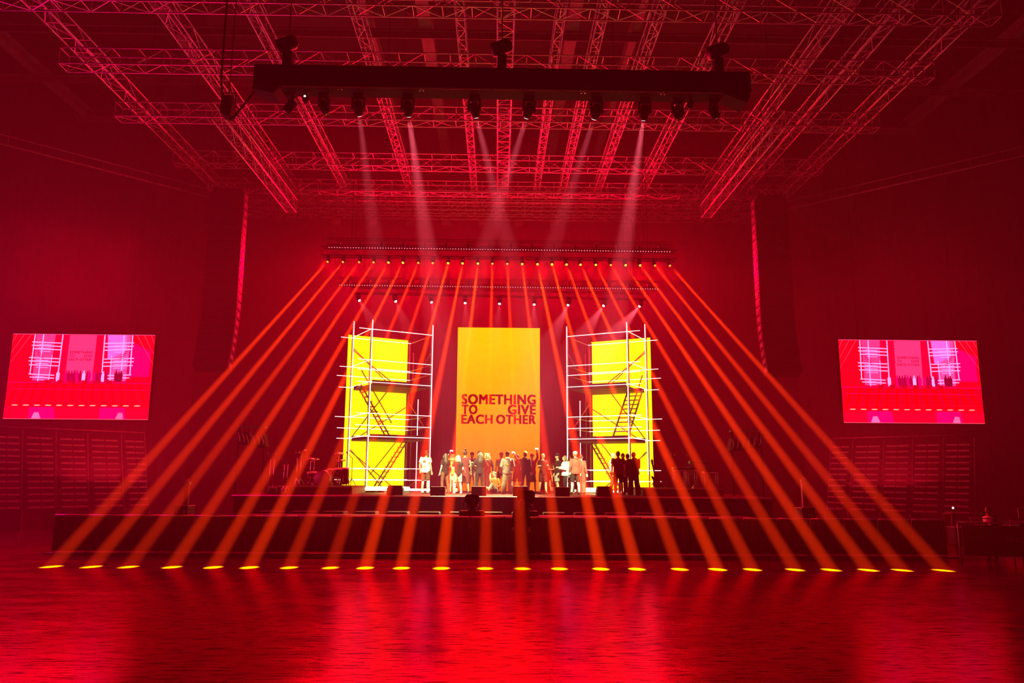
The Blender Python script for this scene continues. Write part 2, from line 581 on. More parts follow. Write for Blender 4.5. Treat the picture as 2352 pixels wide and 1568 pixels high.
def moving_head(loc, target, size, label, group, lensmat, name='moving_head_light', hang=True):
    """hung base, U yoke, head turned at the target. loc = centre of the head's pivot"""
    s = size
    t = thing(name, label, 'stage light', V(loc) + V((0, 0, .52 * s)), group=group)
    d = V(target) - V(loc)
    yaw = math.atan2(d.x, -d.y)
    pit = math.atan2(-d.z, math.hypot(d.x, d.y))
    MB().chamfer(-.2 * s, .2 * s, -.14 * s, .14 * s, -.13 * s, 0, .02 * s).bar((-.12 * s, 0, 0), (-.12 * s, 0, .1 * s), .025 * s, 6).bar((.12 * s, 0, 0), (.12 * s, 0, .1 * s), .025 * s, 6).build('base', M['matte'], t)
    rz = Matrix.Rotation(yaw, 4, 'Z')
    mb = MB().box(-.24 * s, .24 * s, -.05 * s, .05 * s, -.2 * s, -.13 * s, rz)
    for q in (-1, 1):
        mb.box(min(q * .19, q * .25) * s, max(q * .19, q * .25) * s, -.06 * s, .06 * s, -.58 * s, -.13 * s, rz)
    mb.build('yoke', M['matte'], t)
    m_ = Matrix.Translation((0, 0, -.52 * s)) @ rz @ Matrix.Rotation(R(90) + pit, 4, 'X')   # local +z -> aim
    h = MB().lathe([(.10 * s, -.24 * s), (.17 * s, -.2 * s), (.18 * s, 0), (.165 * s, .18 * s), (.145 * s, .3 * s)], 16, m_).build('head', M['matte'], t)
    MB().lathe([(.125 * s, .302 * s), (.12 * s, .315 * s), (.05 * s, .325 * s)], 16, m_).build('lens', lensmat, h)
    MB().bar(m_ @ V((.21 * s, 0, 0)), m_ @ V((.255 * s, 0, 0)), .04 * s, 8).bar(m_ @ V((-.21 * s, 0, 0)), m_ @ V((-.255 * s, 0, 0)), .04 * s, 8).build('pivot_knob', M['aludim'], t)
    return t, h, (V(loc) + d.normalized() * .36 * s)

fb = [(824, 226, 942, 9e3), (937, 228, 1066, 26e3), (1090, 231, 1307, 13e3), (1215, 234, 943, 13e3), (1370, 235, 1091, 9e3), (1480, 237, 1348, 26e3)]
for i, (px, py, tx, e) in enumerate(fb):
    p = A(px, py - 2, 20)
    p.z = bz - .3 - .62 * .75
    tg = V(((tx - 1145) / 51.5, 34, 1.7))
    t, h, lp = moving_head(p, tg, .75, 'moving head under the lighting bar, white beam, %s of six' % nth(i, 6), 'lit heads on the front bar', M['lenswhite'])
    beam(h, lp, tg, e * 4.5, (1, .9, .38), .07, 9, .6)
for i, (px, ax, l) in enumerate(((668, -.6, 'leftmost, white light on it'), (745, .5, 'third from the left, tilted'), (1555, .1, 'third from the right'), (1638, .3, 'rightmost, tilted inward'))):
    p = A(px, 224, 20)
    p.z = bz - .3 - .62 * .75
    moving_head(p, p + V((ax, -.3, -1)), .75, 'unlit black moving head under the long lighting bar, ' + l, 'unlit heads on the front bar', M['lensoff'])
for i, (px, l) in enumerate(((703, 'near its left end, tiny blue-white lamp on'), (1584, 'near its right end'))):
    p = A(px, 205, 20)
    t = thing('follow_camera', 'small black fixture under the lighting bar ' + l, 'fixture', (p.x, 20, bz - .3), group='small fixtures on the front bar')
    MB().box(-.05, .05, -.05, .05, -.16, 0).build('bracket', M['matte'], t)
    MB().ball((0, 0, -.24), .1, .1, .12).build('body', M['matte'], t)
    MB().ball((0, -.09, -.2), .03, n=8, m=6).build('lens', M['alight'] if i == 0 else M['lensoff'], t)
for i, (px, l) in enumerate(((786, 'leftmost'), (971, 'second from the left'), (1337, 'second from the right'), (1517, 'rightmost'))):
    p = A(px, 210, 20)
    t = thing('cable_clamp', 'tiny shiny clamp under the long black lighting bar, %s of four' % l, 'clamp', (p.x, 20, bz - .3), group='clamps on the front bar')
    MB().bar((-.05, -.3, -.03), (-.05, -.3, -.1), .02, 6).bar((.05, -.3, -.03), (.05, -.3, -.1), .02, 6).bar((-.08, -.3, -.03), (.08, -.3, -.03), .015, 6).build('jaw', M['chrome'], t)

# ------------------------------------------------------------------ beam rig over the stage front
hx_ = [755, 790, 827, 860, 894, 927, 962, 995, 1030, 1063, 1098, 1131, 1165, 1199, 1234, 1267, 1300, 1332, 1367, 1401, 1435, 1468, 1502, 1536]
fx_ = [118, 210, 295, 395, 490, 573, 664, 759, 839, 922, 1014, 1114, 1200, 1285, 1380, 1463, 1561, 1648, 1728, 1826, 1909, 1994, 2072, 2166]
br = [1, 1, .8, 1.1, 1.2, 1.5, .9, .75, 1.9, 1.8, 2.1, 1.0, .85, 1.4, 2.1, 1.9, 1.3, 1.9, 1.2, 1.1, 1.4, 1.2, .9, .9]
RY = 33
ra = A(740, 585, RY + .2); rb = A(1552, 595, RY + .2)
za = A(755, 598, RY).z + .255; zb = A(1536, 598 + 781 * .0115, RY).z + .255
truss((ra.x, RY + .2, za), (rb.x, RY + .2, zb), .4, .4, 'dark truss carrying the row of orange spotlights', 'stage trusses', name='stage_truss', m=M['matte'], rc=.02, rb=.01)
beam_lens = [M['lens'] if q >= 1.2 else M['lensdim'] for q in br]
for i in range(24):
    p = A(hx_[i], 598 + (hx_[i] - 755) * .0115, RY)
    q = AZ(fx_[i], 1301 + (fx_[i] - 118) * .0042, 0)
    t, h, lp = moving_head(p, q, .42, 'small moving head with an orange beam, %s of twenty-four' % nth(i, 24), 'orange beam lights on the rig', beam_lens[i], name='orange_spotlight')
    beam(h, lp, q, 5.2e6 * br[i] ** .8, (1, .17 + .05 * br[i], .0), .052, 1.4, .5)

def battens(p, q, n, dots, label, group, Y):
    for i in range(n):
        a = p.lerp(q, i / n); c = p.lerp(q, (i + 1) / n)
        Ln = (c - a).length * .985
        t = thing('led_batten', '%s, %s' % (label, nth(i, n)), 'light', a, (0, math.atan2(-(c - a).z, (c - a).x), 0), group)
        MB().box(0, Ln, 0, .1, -.05, .05).build('housing', M['black'], t)
        mb = MB()
        for k in range(dots):
            x = Ln * (k + .5) / dots
            mb.lathe([(.027, 0), (.024, .012)], 8, Matrix.Translation((x, 0, 0)) @ Matrix.Rotation(R(90), 4, 'X'))
        mb.build('led_dot', M['led'], t)
        MB().box(Ln * .45, Ln * .55, .05, .3, .05, .3).build('clamp', M['matte'], t)
battens(A(753, 568, RY + 1), A(1542, 578, RY + 1), 16, 8, 'led bar in the upper dotted row', 'upper row of led battens', 0)
battens(A(777, 654.5, 37.6), A(1514, 663.5, 37.6), 16, 8, 'led bar in the lower dotted row', 'lower row of led battens', 0)
p = A(753, 563, RY + 1.3); q = A(1542, 573, RY + 1.3)
truss((p.x, p.y, p.z), (q.x, q.y, q.z), .3, .3, 'dark truss above the upper row of red led dots', 'stage trusses', name='stage_truss', m=M['matte'], rc=.015, rb=.008)
p = A(777, 651, 37.85); q = A(1514, 660, 37.85)
truss((p.x, p.y, p.z), (q.x, q.y, q.z), .3, .3, 'dark truss above the lower row of red led dots', 'stage trusses', name='stage_truss', m=M['matte'], rc=.015, rb=.008)

# nine white heads upstage
wx = [(823, 686, 5), (907, 687, 5), (990, 690, 4), (1068, 691, 3.4), (1148, 693, 3.4), (1227, 695, 5), (1307, 695, 14), (1389, 695, 17), (1472, 695, 24)]
def wz(px):
    return A(1148, 692.5, 36.6).z - (px - 1148) * .00024
for i, (px, py, e) in enumerate(wx):
    p = A(px, py, 36.6)
    p.z = wz(px)
    tg = V((-.8 if i != 5 else 1.3, 31, 1.7))
    t, h, lp = moving_head(p, tg, .5, 'upstage head with short white beam, %s of nine' % nth(i, 9), 'white heads upstage', M['lenswhite'], name='spot_light')
    beam(h, lp, tg, e * 1350, (1, .9, .38), .05, 24, .35)
p = A(805, 674, 36.6); q = A(1490, 682, 36.6)
truss((p.x, 36.75, wz(805) + .3), (q.x, 36.75, wz(1490) + .3), .3, .3, 'dark truss carrying the nine white heads behind the beams', 'stage trusses', name='stage_truss', m=M['matte'], rc=.02, rb=.01)
# pale blinder panels hung high at the back
for i, px in enumerate((772, 857, 942, 1024, 1107, 1190, 1273, 1437)):
    p = A(px, 508 + (px - 700) * .011, 42.4)
    t = thing('blinder_panel', 'small pale panel hung high on the back drape, %s of eight' % nth(i, 8), 'panel', p, group='panels high on the back wall')
    MB().box(-.25, .25, -.05, .05, -.15, .15).build('face', M['aludim'], t)
    MB().box(-.27, .27, .05, .61, -.17, .17).build('case', M['black'], t)

# ------------------------------------------------------------------ stage
st = thing('stage', 'wide black stage platform behind the barrier line, people standing on it', 'stage', (0, 29.5, 0))
MB().box(-10, 10.6, 0, 13.3, 1.55, 1.65).build('deck', M['stage'], st)
MB().box(-9.95, 10.55, .1, 13.3, .02, 1.55).build('fascia', M['fascia'], st)
MB().bar((-10, -.02, 1.62), (10.6, -.02, 1.62), .022, 6).build('edge_strip', M['alu'], st)
for nm, x0, x1, l in (('drum_riser', -9.2, -5.75, 'low riser at the left of the stage under the drum kit'), ('keyboard_riser', 5.85, 9.1, 'low riser at the right of the stage under the keyboards')):
    t = thing(nm, l, 'riser', ((x0 + x1) / 2, 31, 1.65))
    h2 = (x1 - x0) / 2
    MB().box(-h2, h2, 0, 3.2, .24, .3).build('top', M['stage'], t)
    MB().box(-h2 + .02, h2 - .02, .03, 3.2, 0, .24).build('skirt', M['banner'], t)
    MB().bar((-h2, -.01, .28), (h2, -.01, .28), .018, 5).build('edge_strip', M['alu'], t)

# subwoofers in the pit
for i in range(15):
    x = -8.1 + i * 1.13
    t = thing('subwoofer', 'black subwoofer cabinet below the stage front, %s of the row' % nth(i, 15), 'speaker', (x, 28.2, 0), group='subwoofers below the stage')
    MB().chamfer(-.4, .4, -.4, .4, 0, 1.12, .03).build('cabinet', M['matte'], t)
    MB().box(-.36, .36, -.43, -.405, .1, .95).build('grille', M['matte'], t)
# pit platform with alu edge (the dashed line)
t = thing('pit_walkway', 'long low walkway with a thin metal edge along the front of the stage', 'walkway', (0, 27, 0))
MB().box(-8.6, 8.9, -.3, .5, 1.0, 1.06).build('top', M['black'], t)
mb = MB()
for px0, px1 in ((710, 737), (790, 822), (860, 893), (943, 970), (1015, 1045), (1112, 1125), (1168, 1180), (1248, 1275), (1322, 1352), (1470, 1503), (1552, 1575), (1622, 1657)):
    mb.bar(((px0 - 1145) / 65.5, -.31, 1.055), ((px1 - 1145) / 65.5, -.31, 1.055), .018, 5)
mb.build('edge_strip', M['alu'], t)
MB().box(-8.5, 8.8, -.25, .45, 0, 1.0).build('skirt', M['fascia'], t)

# crowd barrier
bp_ = A(117, 1271, 24.6); bq = A(2178, 1281, 24.6)
NB = 26
step = (bq.x - bp_.x) / NB
proto = None
for i in range(NB):
    lab = 'covered crowd barrier section before the pit, %s of twenty-six' % nth(i, NB)
    x = bp_.x + step * (i + .5)
    if proto is None:
        proto = thing('crowd_barrier', lab, 'barrier', (x, 24.6, 0), group='crowd barrier sections')
        h2 = step / 2 - .012
        mb = MB()
        n = 24
        for k in range(n):
            xa = -h2 + 2 * h2 * k / n; xb = -h2 + 2 * h2 * (k + 1) / n
            ya = .015 * math.sin(k * 1.9) - .02; yb = .015 * math.sin((k + 1) * 1.9) - .02
            mb.add([(xa, ya, .06), (xb, yb, .06), (xb, yb, 1.1), (xa, ya, 1.1), (xa, .03, .06), (xb, .03, .06), (xb, .03, 1.1), (xa, .03, 1.1)],
                   [(0, 1, 2, 3), (5, 4, 7, 6), (3, 2, 6, 7), (1, 0, 4, 5)])
        mb.build('cover', M['fabric'], proto)
        MB().bar((-h2, 0, 1.13), (h2, 0, 1.13), .025, 8).build('top_rail', M['alu'], proto)
        MB().box(-h2, h2, -.5, .05, 0, .012).box(-h2, h2, -.52, -.49, 0, .03).build('foot_plate', M['aludim'], proto)
        MB().bar((-h2 + .03, .05, .03), (-h2 + .03, .05, 1.12), .025, 6).bar((h2 - .03, .05, .03), (h2 - .03, .05, 1.12), .025, 6).bar((-h2 + .03, .7, .03), (-h2 + .03, .08, 1.0), .02, 6).bar((h2 - .03, .7, .03), (h2 - .03, .08, 1.0), .02, 6).build('frame', M['aludim'], proto)
    else:
        o = dup(proto)
        o.location.x = x
        o['label'] = lab

# ------------------------------------------------------------------ centre and side screens of the stage
gm = mat('orange_screen', (.02, .01, 0), .5)
nt = gm.node_tree; N, L = nt.nodes, nt.links
b = N['Principled BSDF']
tc = N.new('ShaderNodeTexCoord'); sx = N.new('ShaderNodeSeparateXYZ')
L.new(tc.outputs['Generated'], sx.inputs[0])
no = N.new('ShaderNodeTexNoise'); no.inputs['Scale'].default_value = 2.2; no.inputs['Detail'].default_value = 4
L.new(tc.outputs['Object'], no.inputs['Vector'])
ad = N.new('ShaderNodeMath'); ad.operation = 'MULTIPLY_ADD'; ad.inputs[1].default_value = .18
L.new(no.outputs[0], ad.inputs[0]); L.new(sx.outputs['Z'], ad.inputs[2])
cr = N.new('ShaderNodeValToRGB')
cr.color_ramp.elements[0].position = .12; cr.color_ramp.elements[0].color = (1, .08, 0, 1)
cr.color_ramp.elements[1].position = 1.0; cr.color_ramp.elements[1].color = (1, .30, 0, 1)
e = cr.color_ramp.elements.new(.5); e.color = (1, .165, 0, 1)
L.new(ad.outputs[0], cr.inputs[0]); L.new(cr.outputs[0], b.inputs['Emission Color'])
b.inputs['Emission Strength'].default_value = 2.0
SY = 38
c0 = A(1052, 752, SY); c1 = A(1240, 753, SY)
ztop = (c0.z + c1.z) / 2
s = thing('centre_screen', 'tall orange screen with red words at the centre of the stage', 'screen', ((c0.x + c1.x) / 2, SY, 1.65))
hw = (c1.x - c0.x) / 2
MB().box(-hw, hw, 0, .06, .02, ztop - 1.65).build('display', gm, s)
MB().box(-hw - .02, hw + .02, .061, .2, 0, ztop - 1.63).build('casing', M['black'], s)
def word(txt, x0, x1, y0, y1):
    a = A(x0, y1, SY); c = A(x1, y0, SY)
    text_mesh(txt, 'words', M['letter'], a.x - s.location.x, c.x - s.location.x, a.z - 1.65, c.z - 1.65, -.006, s)
word('SOMETHING', 1060, 1231, 906, 928)
word('TO', 1060, 1097, 929, 951)
word('GIVE', 1166, 1231, 929.5, 951.5)
word('EACH', 1059, 1132, 952, 973)
word('OTHER', 1139, 1231, 952.5, 973.5)

ANG = 28.5
def tower(side):
    """scaffold tower with light tubes, side = -1 left, 1 right. built for the left and mirrored"""
    mir = -side                       # 1 for left, -1 for right
    cx = -5.2 if side < 0 else 5.33
    cyy = 36.95
    a_ = R(ANG)
    u = V((math.cos(a_), math.sin(a_), 0)); v = V((-math.sin(a_), math.cos(a_), 0))
    def W(a, c, z):                    # a along front, c towards the back, world height z -> local
        p = u * a + v * c
        return V((p.x * mir, p.y, z - 1.65))
    nm = 'left' if side < 0 else 'right'
    t = thing('scaffold_tower', 'white-lit scaffold tower with stairs on the %s of the centre screen' % nm, 'scaffold', (cx, cyy, 1.65))
    a0, a1, b0, b1 = -1.53, 1.53, -1.4, 1.4
    P2, P3, P1, P4 = (a0, b0), (a1, b0), (a0, b1), (a1, b1)
    top = 9.5
    def tube(p, q, r=.021):
        MB().bar(p, q, r, 8).build('light_tube', M['tube'], t)
    def pole(p, z0, z1, r=.03):
        MB().bar(W(p[0] - .02, p[1] + .1, z0), W(p[0] - .02, p[1] + .1, z1), r, 6).build('upright', M['pipe'], t)
    for p, z0, z1 in ((P2, 1.66, 9.55), (P3, 1.66, 9.6), (P1, 2.5, 9.95)):
        tube(W(*p, z0), W(*p, z1))
        pole(p, 1.66, z1 - .1)
    pole(P4, 1.66, 9.2, .04)
    tube(W(a1 - .05, b0 + .75 * 2, 1.7), W(a1 - .05, b0 + .75 * 2, 6.1), .018)
    pole((a1 + .1, b1 - .3), 1.66, 8.6, .022)
    lv = [9.09, 7.64, 7.18, 6.62, 5.18, 4.64, 4.14, 2.7, 2.18]
    for z in lv:
        ex = .65
        tube(W(a0 - ex, b0 - .05, z), W(a1 - .04, b0 - .05, z), .015)
        x0 = a0 - ex - (.12 if z in (7.18, 5.18) else 0)
        tube(W(x0, b1 - .05, z), W(a1, b1 - .05, z), .015)
        if z > 3:
            if z in (9.09, 7.64, 6.62, 5.18, 4.14):
                tube(W(a0 - .05, b1, z + .02), W(a0 - .05, b0 - .1, z + .02), .015)
            MB().bar(W(a1, b0, z), W(a1, b1, z), .024, 6).build('ledger', M['pipe'], t)
    tube(W(a0 - .3, b0 - .4, 1.75), W(a0 + 1.1, b0 - .9, 1.75), .05)
    tube(W(a1 - 1.1, b0 - .3, 1.75), W(a1 - .1, b0 - .3, 1.75), .05)
    # decks
    for z in (6.56, 4.08):
        mb = MB()
        for i in range(6):
            c0_ = b0 + .1 + i * .45
            vs = []
            for zz in (z - .06, z):
                for (aa, cc) in ((a0 + .1, c0_), (a1 - .1, c0_), (a1 - .1, c0_ + .42), (a0 + .1, c0_ + .42)):
                    vs.append(W(aa, cc, zz))
            mb.add(vs, [(0, 3, 2, 1), (4, 5, 6, 7), (0, 1, 5, 4), (1, 2, 6, 5), (2, 3, 7, 6), (3, 0, 4, 7)])
        mb.build('platform', M['deckply'], t)
        mb = MB()
        for cc in (b0 + .06, b1 - .06):
            vs = []
            for zz in (z, z + .17):
                for (aa, dd) in ((a0 + .1, -.02), (a1 - .1, -.02), (a1 - .1, .02), (a0 + .1, .02)):
                    vs.append(W(aa, cc + dd, zz))
            mb.add(vs, [(0, 3, 2, 1), (4, 5, 6, 7), (0, 1, 5, 4), (1, 2, 6, 5), (2, 3, 7, 6), (3, 0, 4, 7)])
        mb.build('toe_board', M['banner'], t)
    # braces
    for p, q in (((a0, b1, 8.6), (a1 * .5, b1, 6.6)), ((a0, b1, 8.5), (a0 + 1.0, b0, 6.7)), ((a1, b1, 5.9), (a0 + .4, b1, 4.2)),
                 ((a0 + .1, b1, 4.2), (a0 + .8, b0, 6.2)), ((a1, b0, 4.2), (a1, b1, 6.0)), ((a1, b0, 8.4), (a1, b1, 6.6)),
                 ((a0, b1, 3.6), (a1 - .6, b1, 1.7)), ((a0 + .1, b1, 3.6), (a0 + .9, b0, 1.7)), ((a1 - .6, b1, 4.1), (a0 + 1.1, b1, 2.4)),
                 ((a1, b0, 2.7), (a1, b1, 1.7))):
        MB().bar(W(*p), W(*q), .022, 6).build('brace', M['pipe'], t)
    # stairs
    def flight(p, q, wdir, n, wd=.55):
        p, q = V(p), V(q)
        f = None
        mb = MB()
        for o_ in (V((0, 0, 0)), V(wdir) * wd):
            mb.bar(W(*(p + o_)), W(*(q + o_)), .035, 6)
        f = mb.build('staircase', M['pipe'], t)
        for i in range(n):
            c = p.lerp(q, (i + .5) / n)
            d2 = V(wdir) * wd
            e_ = (q - p); e_.z = 0; e_.normalize(); e_ *= .1
            vs = []
            for zz in (0, .035):
                for k_ in (c - e_, c + e_, c + e_ + d2, c - e_ + d2):
                    vs.append(W(k_.x, k_.y, k_.z + zz))
            MB().add(vs, [(0, 3, 2, 1), (4, 5, 6, 7), (0, 1, 5, 4), (1, 2, 6, 5), (2, 3, 7, 6), (3, 0, 4, 7)]).build('tread', M['pipe'], f)
    if side < 0:
        flight((-.4, .5, 1.7), (1.15, .5, 4.1), (0, 1, 0), 10)
        flight((.2, .3, 4.15), (-1.35, .5, 6.7), (0, 1, 0), 11)
        MB().bar(W(.2, .3, 4.9), W(-1.35, .5, 7.4), .025, 6).build('handrail', M['pipe'], t)
    else:
        flight((-.3, .5, 1.7), (1.15, .5, 4.1), (0, 1, 0), 10)
        flight((-.55, -.9, 4.15), (-.75, .9, 6.6), (-1, 0, 0), 11, .75)
        MB().bar(W(-1.3, -.9, 4.9), W(-1.5, .9, 7.3), .025, 6).build('handrail', M['pipe'], t)
    # the leaning yellow screen behind the tower, parallel to its front
    cs = u * (-.02) + v * 1.92
    l = thing('tower_screen', 'tall plain yellow screen behind the scaffold tower on the %s' % nm, 'screen', (cx + cs.x * mir, cyy + cs.y, 1.65), (0, 0, a_ * mir))
    MB().box(-1.6, 1.6, 0, .06, .02, 7.7).build('display', M['yellow'], l)
    MB().box(-1.62, 1.62, .061, .22, 0, 7.72).build('casing', M['black'], l)
    MB().box(1.64 * mir - .05, 1.64 * mir + .09, -.02, .25, 0, 7.66).build('side_post', M['banner'], l)
    return t
tower(-1)
tower(1)

# ------------------------------------------------------------------ floor floods at the tower feet
for i, (px, w_, l) in enumerate(((842, .35, 'at the far left foot of the left tower'), (868, .3, 'in the middle under the left tower'), (884, .3, 'right of the middle under the left tower'), (930, .22, 'at the right foot of the left tower'),
                        (1363, .4, 'at the left foot of the right tower'), (1438, .16, 'between the legs of the people by the right tower'), (1468, .16, 'right of the people by the right tower'), (1478, .14, 'by the guitar stand at the right tower'))):
    p = A(px, 1124, 34.2)
    t = thing('floor_flood', 'small glowing floor flood ' + l, 'flood light', (p.x, 34.2, 1.65), group='floods at the tower feet')
    MB().box(-w_, w_, -.06, .1, 0, .1).build('housing', M['black'], t)
    MB().lathe([(.05, -w_ * .95), (.09, -w_ * .8), (.09, w_ * .8), (.05, w_ * .95)], 12, Matrix.Translation((0, -.02, .17)) @ Matrix.Rotation(R(90), 4, 'Y')).build('lamp_glass', M['warm'], t)
    if i in (2, 4):
        light('POINT', (p.x, 33.9, 1.95), 30, (1, .4, .1), .1, parent=t)

# ------------------------------------------------------------------ side screens with the live picture
def colmat(name, strength):
    m = mat(name, (.01, .01, .01), .4)
    nt = m.node_tree
    at = nt.nodes.new('ShaderNodeAttribute')
    at.attribute_name = 'pix'
    b = nt.nodes['Principled BSDF']
    nt.links.new(at.outputs['Color'], b.inputs['Emission Color'])
    b.inputs['Emission Strength'].default_value = strength
    m.cycles.emission_sampling = 'NONE'
    return m
picmat = colmat('live_picture', 1.5)
DEEP = (.62, 0, .004); REDP = (1, 0, .01); PINK = (1, .028, .16); MAG = (1, 0, .11); WHT = (1, .3, .75); HOT = (1, .17, .6); DK = (.3, 0, .01); LET = (.55, 0, .03); DASH = (1, .35, .3)
def live(parent, Wd, Hh, seed):
    rr = random.Random(seed)
    vs, fs, cs = [], [], []
    lay = [0]
    def q(pts, col):
        lay[0] += 1
        k = len(vs)
        y = -.004 - lay[0] * .00012
        for a, c in pts:
            a = min(max(a, 0), 1); c = min(max(c, 0), 1)
            vs.append(((a - .5) * Wd, y, (1 - c) * Hh))
        fs.append(tuple(range(k, k + len(pts))))
        cs.append(col)
    def ln(a, c, a2, c2, w, col):
        dx_, dy_ = (a2 - a) * Wd, (c2 - c) * Hh
        n = math.hypot(dx_, dy_)
        ox, oy = -dy_ / n * w / Wd / 2, dx_ / n * w / Hh / 2
        q([(a - ox, c - oy), (a + ox, c + oy), (a2 + ox, c2 + oy), (a2 - ox, c2 - oy)], col)
    q([(0, 0), (1, 0), (1, 1), (0, 1)], REDP)
    q([(0, .57), (1, .57), (1, .82), (0, .82)], (.72, 0, .01))
    q([(.8, .05), (.98, .2), (.98, .5), (.8, .5)], MAG)
    q([(.16, 0), (.83, 0), (.83, .57), (.16, .57)], (.95, 0, .03))
    # beams
    for i in range(14):
        x1 = .02 + i * .073
        x0 = .5 + (x1 - .5) * .62
        if .18 < x0 < .82:
            c0_ = .57; x0b = x0 + (x1 - x0) * .57 / .83
        else:
            c0_ = 0; x0b = x0
        ln(x0b, c0_, x1, .83, .13, (1, 0, .0))
    for i in range(3):
        ln(.13 - i * .05, 0, -.02, .35 - i * .12, .05, (1, .02, .06)); ln(.87 + i * .05, 0, 1.02, .35 - i * .12, .05, (1, .02, .06))
    # towers' screens
    q([(.165, 0), (.30, 0), (.285, .55), (.17, .55)], (1, .03, .2))
    q([(.70, 0), (.83, 0), (.82, .55), (.70, .55)], (1, .05, .3))
    q([(.665, 0), (.8, 0), (.8, .2), (.68, .3)], (1, .1, .6))
    q([(.40, .01), (.59, .01), (.585, .55), (.395, .55)], PINK)
    for sgn, ox_ in ((1, 0), (-1, .995)):
        X = lambda a: a if sgn > 0 else ox_ - a
        for a, t_, bt in ((.155, 0, .47), (.215, 0, .56), (.35, 0, .55), (.29, .25, .55)):
            ln(X(a), t_, X(a + (-.006)), bt, .05 if a != .29 else .03, WHT)
        for c, x0, x1 in ((.10, .14, .345), (.14, .14, .345), (.18, .15, .345), (.285, .13, .34), (.325, .13, .34), (.37, .135, .34), (.48, .14, .32), (.515, .15, .32)):
            ln(X(x0), c - .004, X(x1), c + .008, .045, WHT)
            ln(X(x0 + .05), c + .025, X(x1 - .07), c + .03, .035, (1, .2, .7))
        for k_ in range(6):
            ln(X(.175 + .008 * k_), .2 + .02 * k_, X(.2 + .008 * k_), .2 + .02 * k_, .03, (.8, 0, .08))
    # people
    for x in (.345, .405, .42, .44, .46, .478, .5, .525, .55, .563, .6, .62, .64, .66, .68, .75, .77, .785):
        col = WHT if abs(x - .345) < .01 or abs(x - .525) < .01 or abs(x - .66) < .01 else ((.25, 0, .02) if x > .7 else rr.choice([(.45, 0, .05), (.8, 0, .12), (1, .1, .4), (.4, 0, .03)]))
        tp = .42 + rr.random() * .02
        q([(x - .004, tp), (x + .004, tp), (x + .005, tp + .025), (x + .012, tp + .04), (x + .012, tp + .10), (x + .008, .56), (x - .008, .56), (x - .012, tp + .10), (x - .012, tp + .04), (x - .005, tp + .025)], col)
    ln(.0, .575, 1, .578, .03, (1, 0, .12))
    for i in range(6):
        q([(.26 + i * .085, .545), (.3 + i * .085, .545), (.3 + i * .085, .585), (.26 + i * .085, .585)], (.55, 0, .01))
    ln(.03, .65, .97, .655, .02, (1, .0, .12))
    ln(.0, .79, 1, .79, .02, (.9, 0, .02))
    for i in range(12):
        x = .07 + i * .077
        q([(x - .022, .838), (x - .01, .832), (x + .02, .834), (x + .022, .838), (x + .01, .845), (x - .02, .844)], DASH)
    # floor
    q([(.0, .87), (1, .87), (1, 1), (.0, 1)], (1, 0, .02))
    q([(.17, .86), (.34, .86), (.36, 1), (.17, 1)], (1, 0, .12))
    q([(.66, .86), (.83, .86), (.85, 1), (.66, 1)], (1, 0, .12))
    q([(.21, .92), (.24, .92), (.26, 1), (.19, 1)], (1, .12, .4))
    q([(.79, .92), (.82, .92), (.83, 1), (.77, 1)], (1, .1, .3))
    q([(0, 0), (1, 0), (1, .006), (0, .006)], (1, .05, .2)); q([(0, .993), (1, .993), (1, 1), (0, 1)], (1, .06, .12))
    me = bpy.data.meshes.new('live_picture')
    me.from_pydata(vs, [], fs)
    at = me.attributes.new('pix', 'FLOAT_COLOR', 'CORNER')
    k = 0
    for f, c in zip(fs, cs):
        for _ in f:
            at.data[k].color = (*c, 1); k += 1
    me.materials.append(picmat)
    o = bpy.data.objects.new('live_picture', me)
    C.objects.link(o)
    o.parent = parent
    for wtxt, x0, x1, c0_, c1_ in (('SOMETHING', .412, .572, .2, .232), ('TO', .412, .445, .242, .274), ('GIVE', .512, .572, .242, .274), ('EACH OTHER', .409, .57, .284, .316)):
        text_mesh(wtxt, 'words', M['letter2'], (x0 - .5) * Wd, (x1 - .5) * Wd, (1 - c1_) * Hh, (1 - c0_) * Hh, -.022, parent, bold=.03)
M['letter2'] = mat('letter_on_picture', (.01, 0, 0), .5, em=LET, es=1.5, sample=False)
for nm, corners, l in (('left', ((22, 766), (352, 769), (340, 964), (7, 962)), 'big video screen showing the stage, hung on the left wall'),
                       ('right', ((1929, 780), (2250, 782), (2262, 974), (1938, 970)), 'big video screen showing the stage, hung on the right wall')):
    Y = 33
    cx_ = sum(c[0] for c in corners) / 4; cy_ = (corners[2][1] + corners[3][1]) / 2
    bL, bR = A(*corners[3], Y), A(*corners[2], Y)
    tL, tR = A(*corners[0], Y), A(*corners[1], Y)
    Wd = (bR - bL).length; Hh = ((tL.z - bL.z) + (tR.z - bR.z)) / 2
    yaw = .0
    s2 = thing('video_screen', l, 'screen', ((bL.x + bR.x) / 2, Y, (bL.z + bR.z) / 2), (0, 0, yaw), group=None)
    MB().box(-Wd / 2 - .04, Wd / 2 + .04, .003, .18, -.04, Hh + .04).build('casing', M['matte'], s2)
    live(s2, Wd, Hh, 3)
    for q_ in (-.35, .35):
        MB().bar((Wd * q_, .1, Hh), (Wd * q_, .1, 23.02 - bL.z), .012, 5).build('hanging_cable', M['matte'], s2)

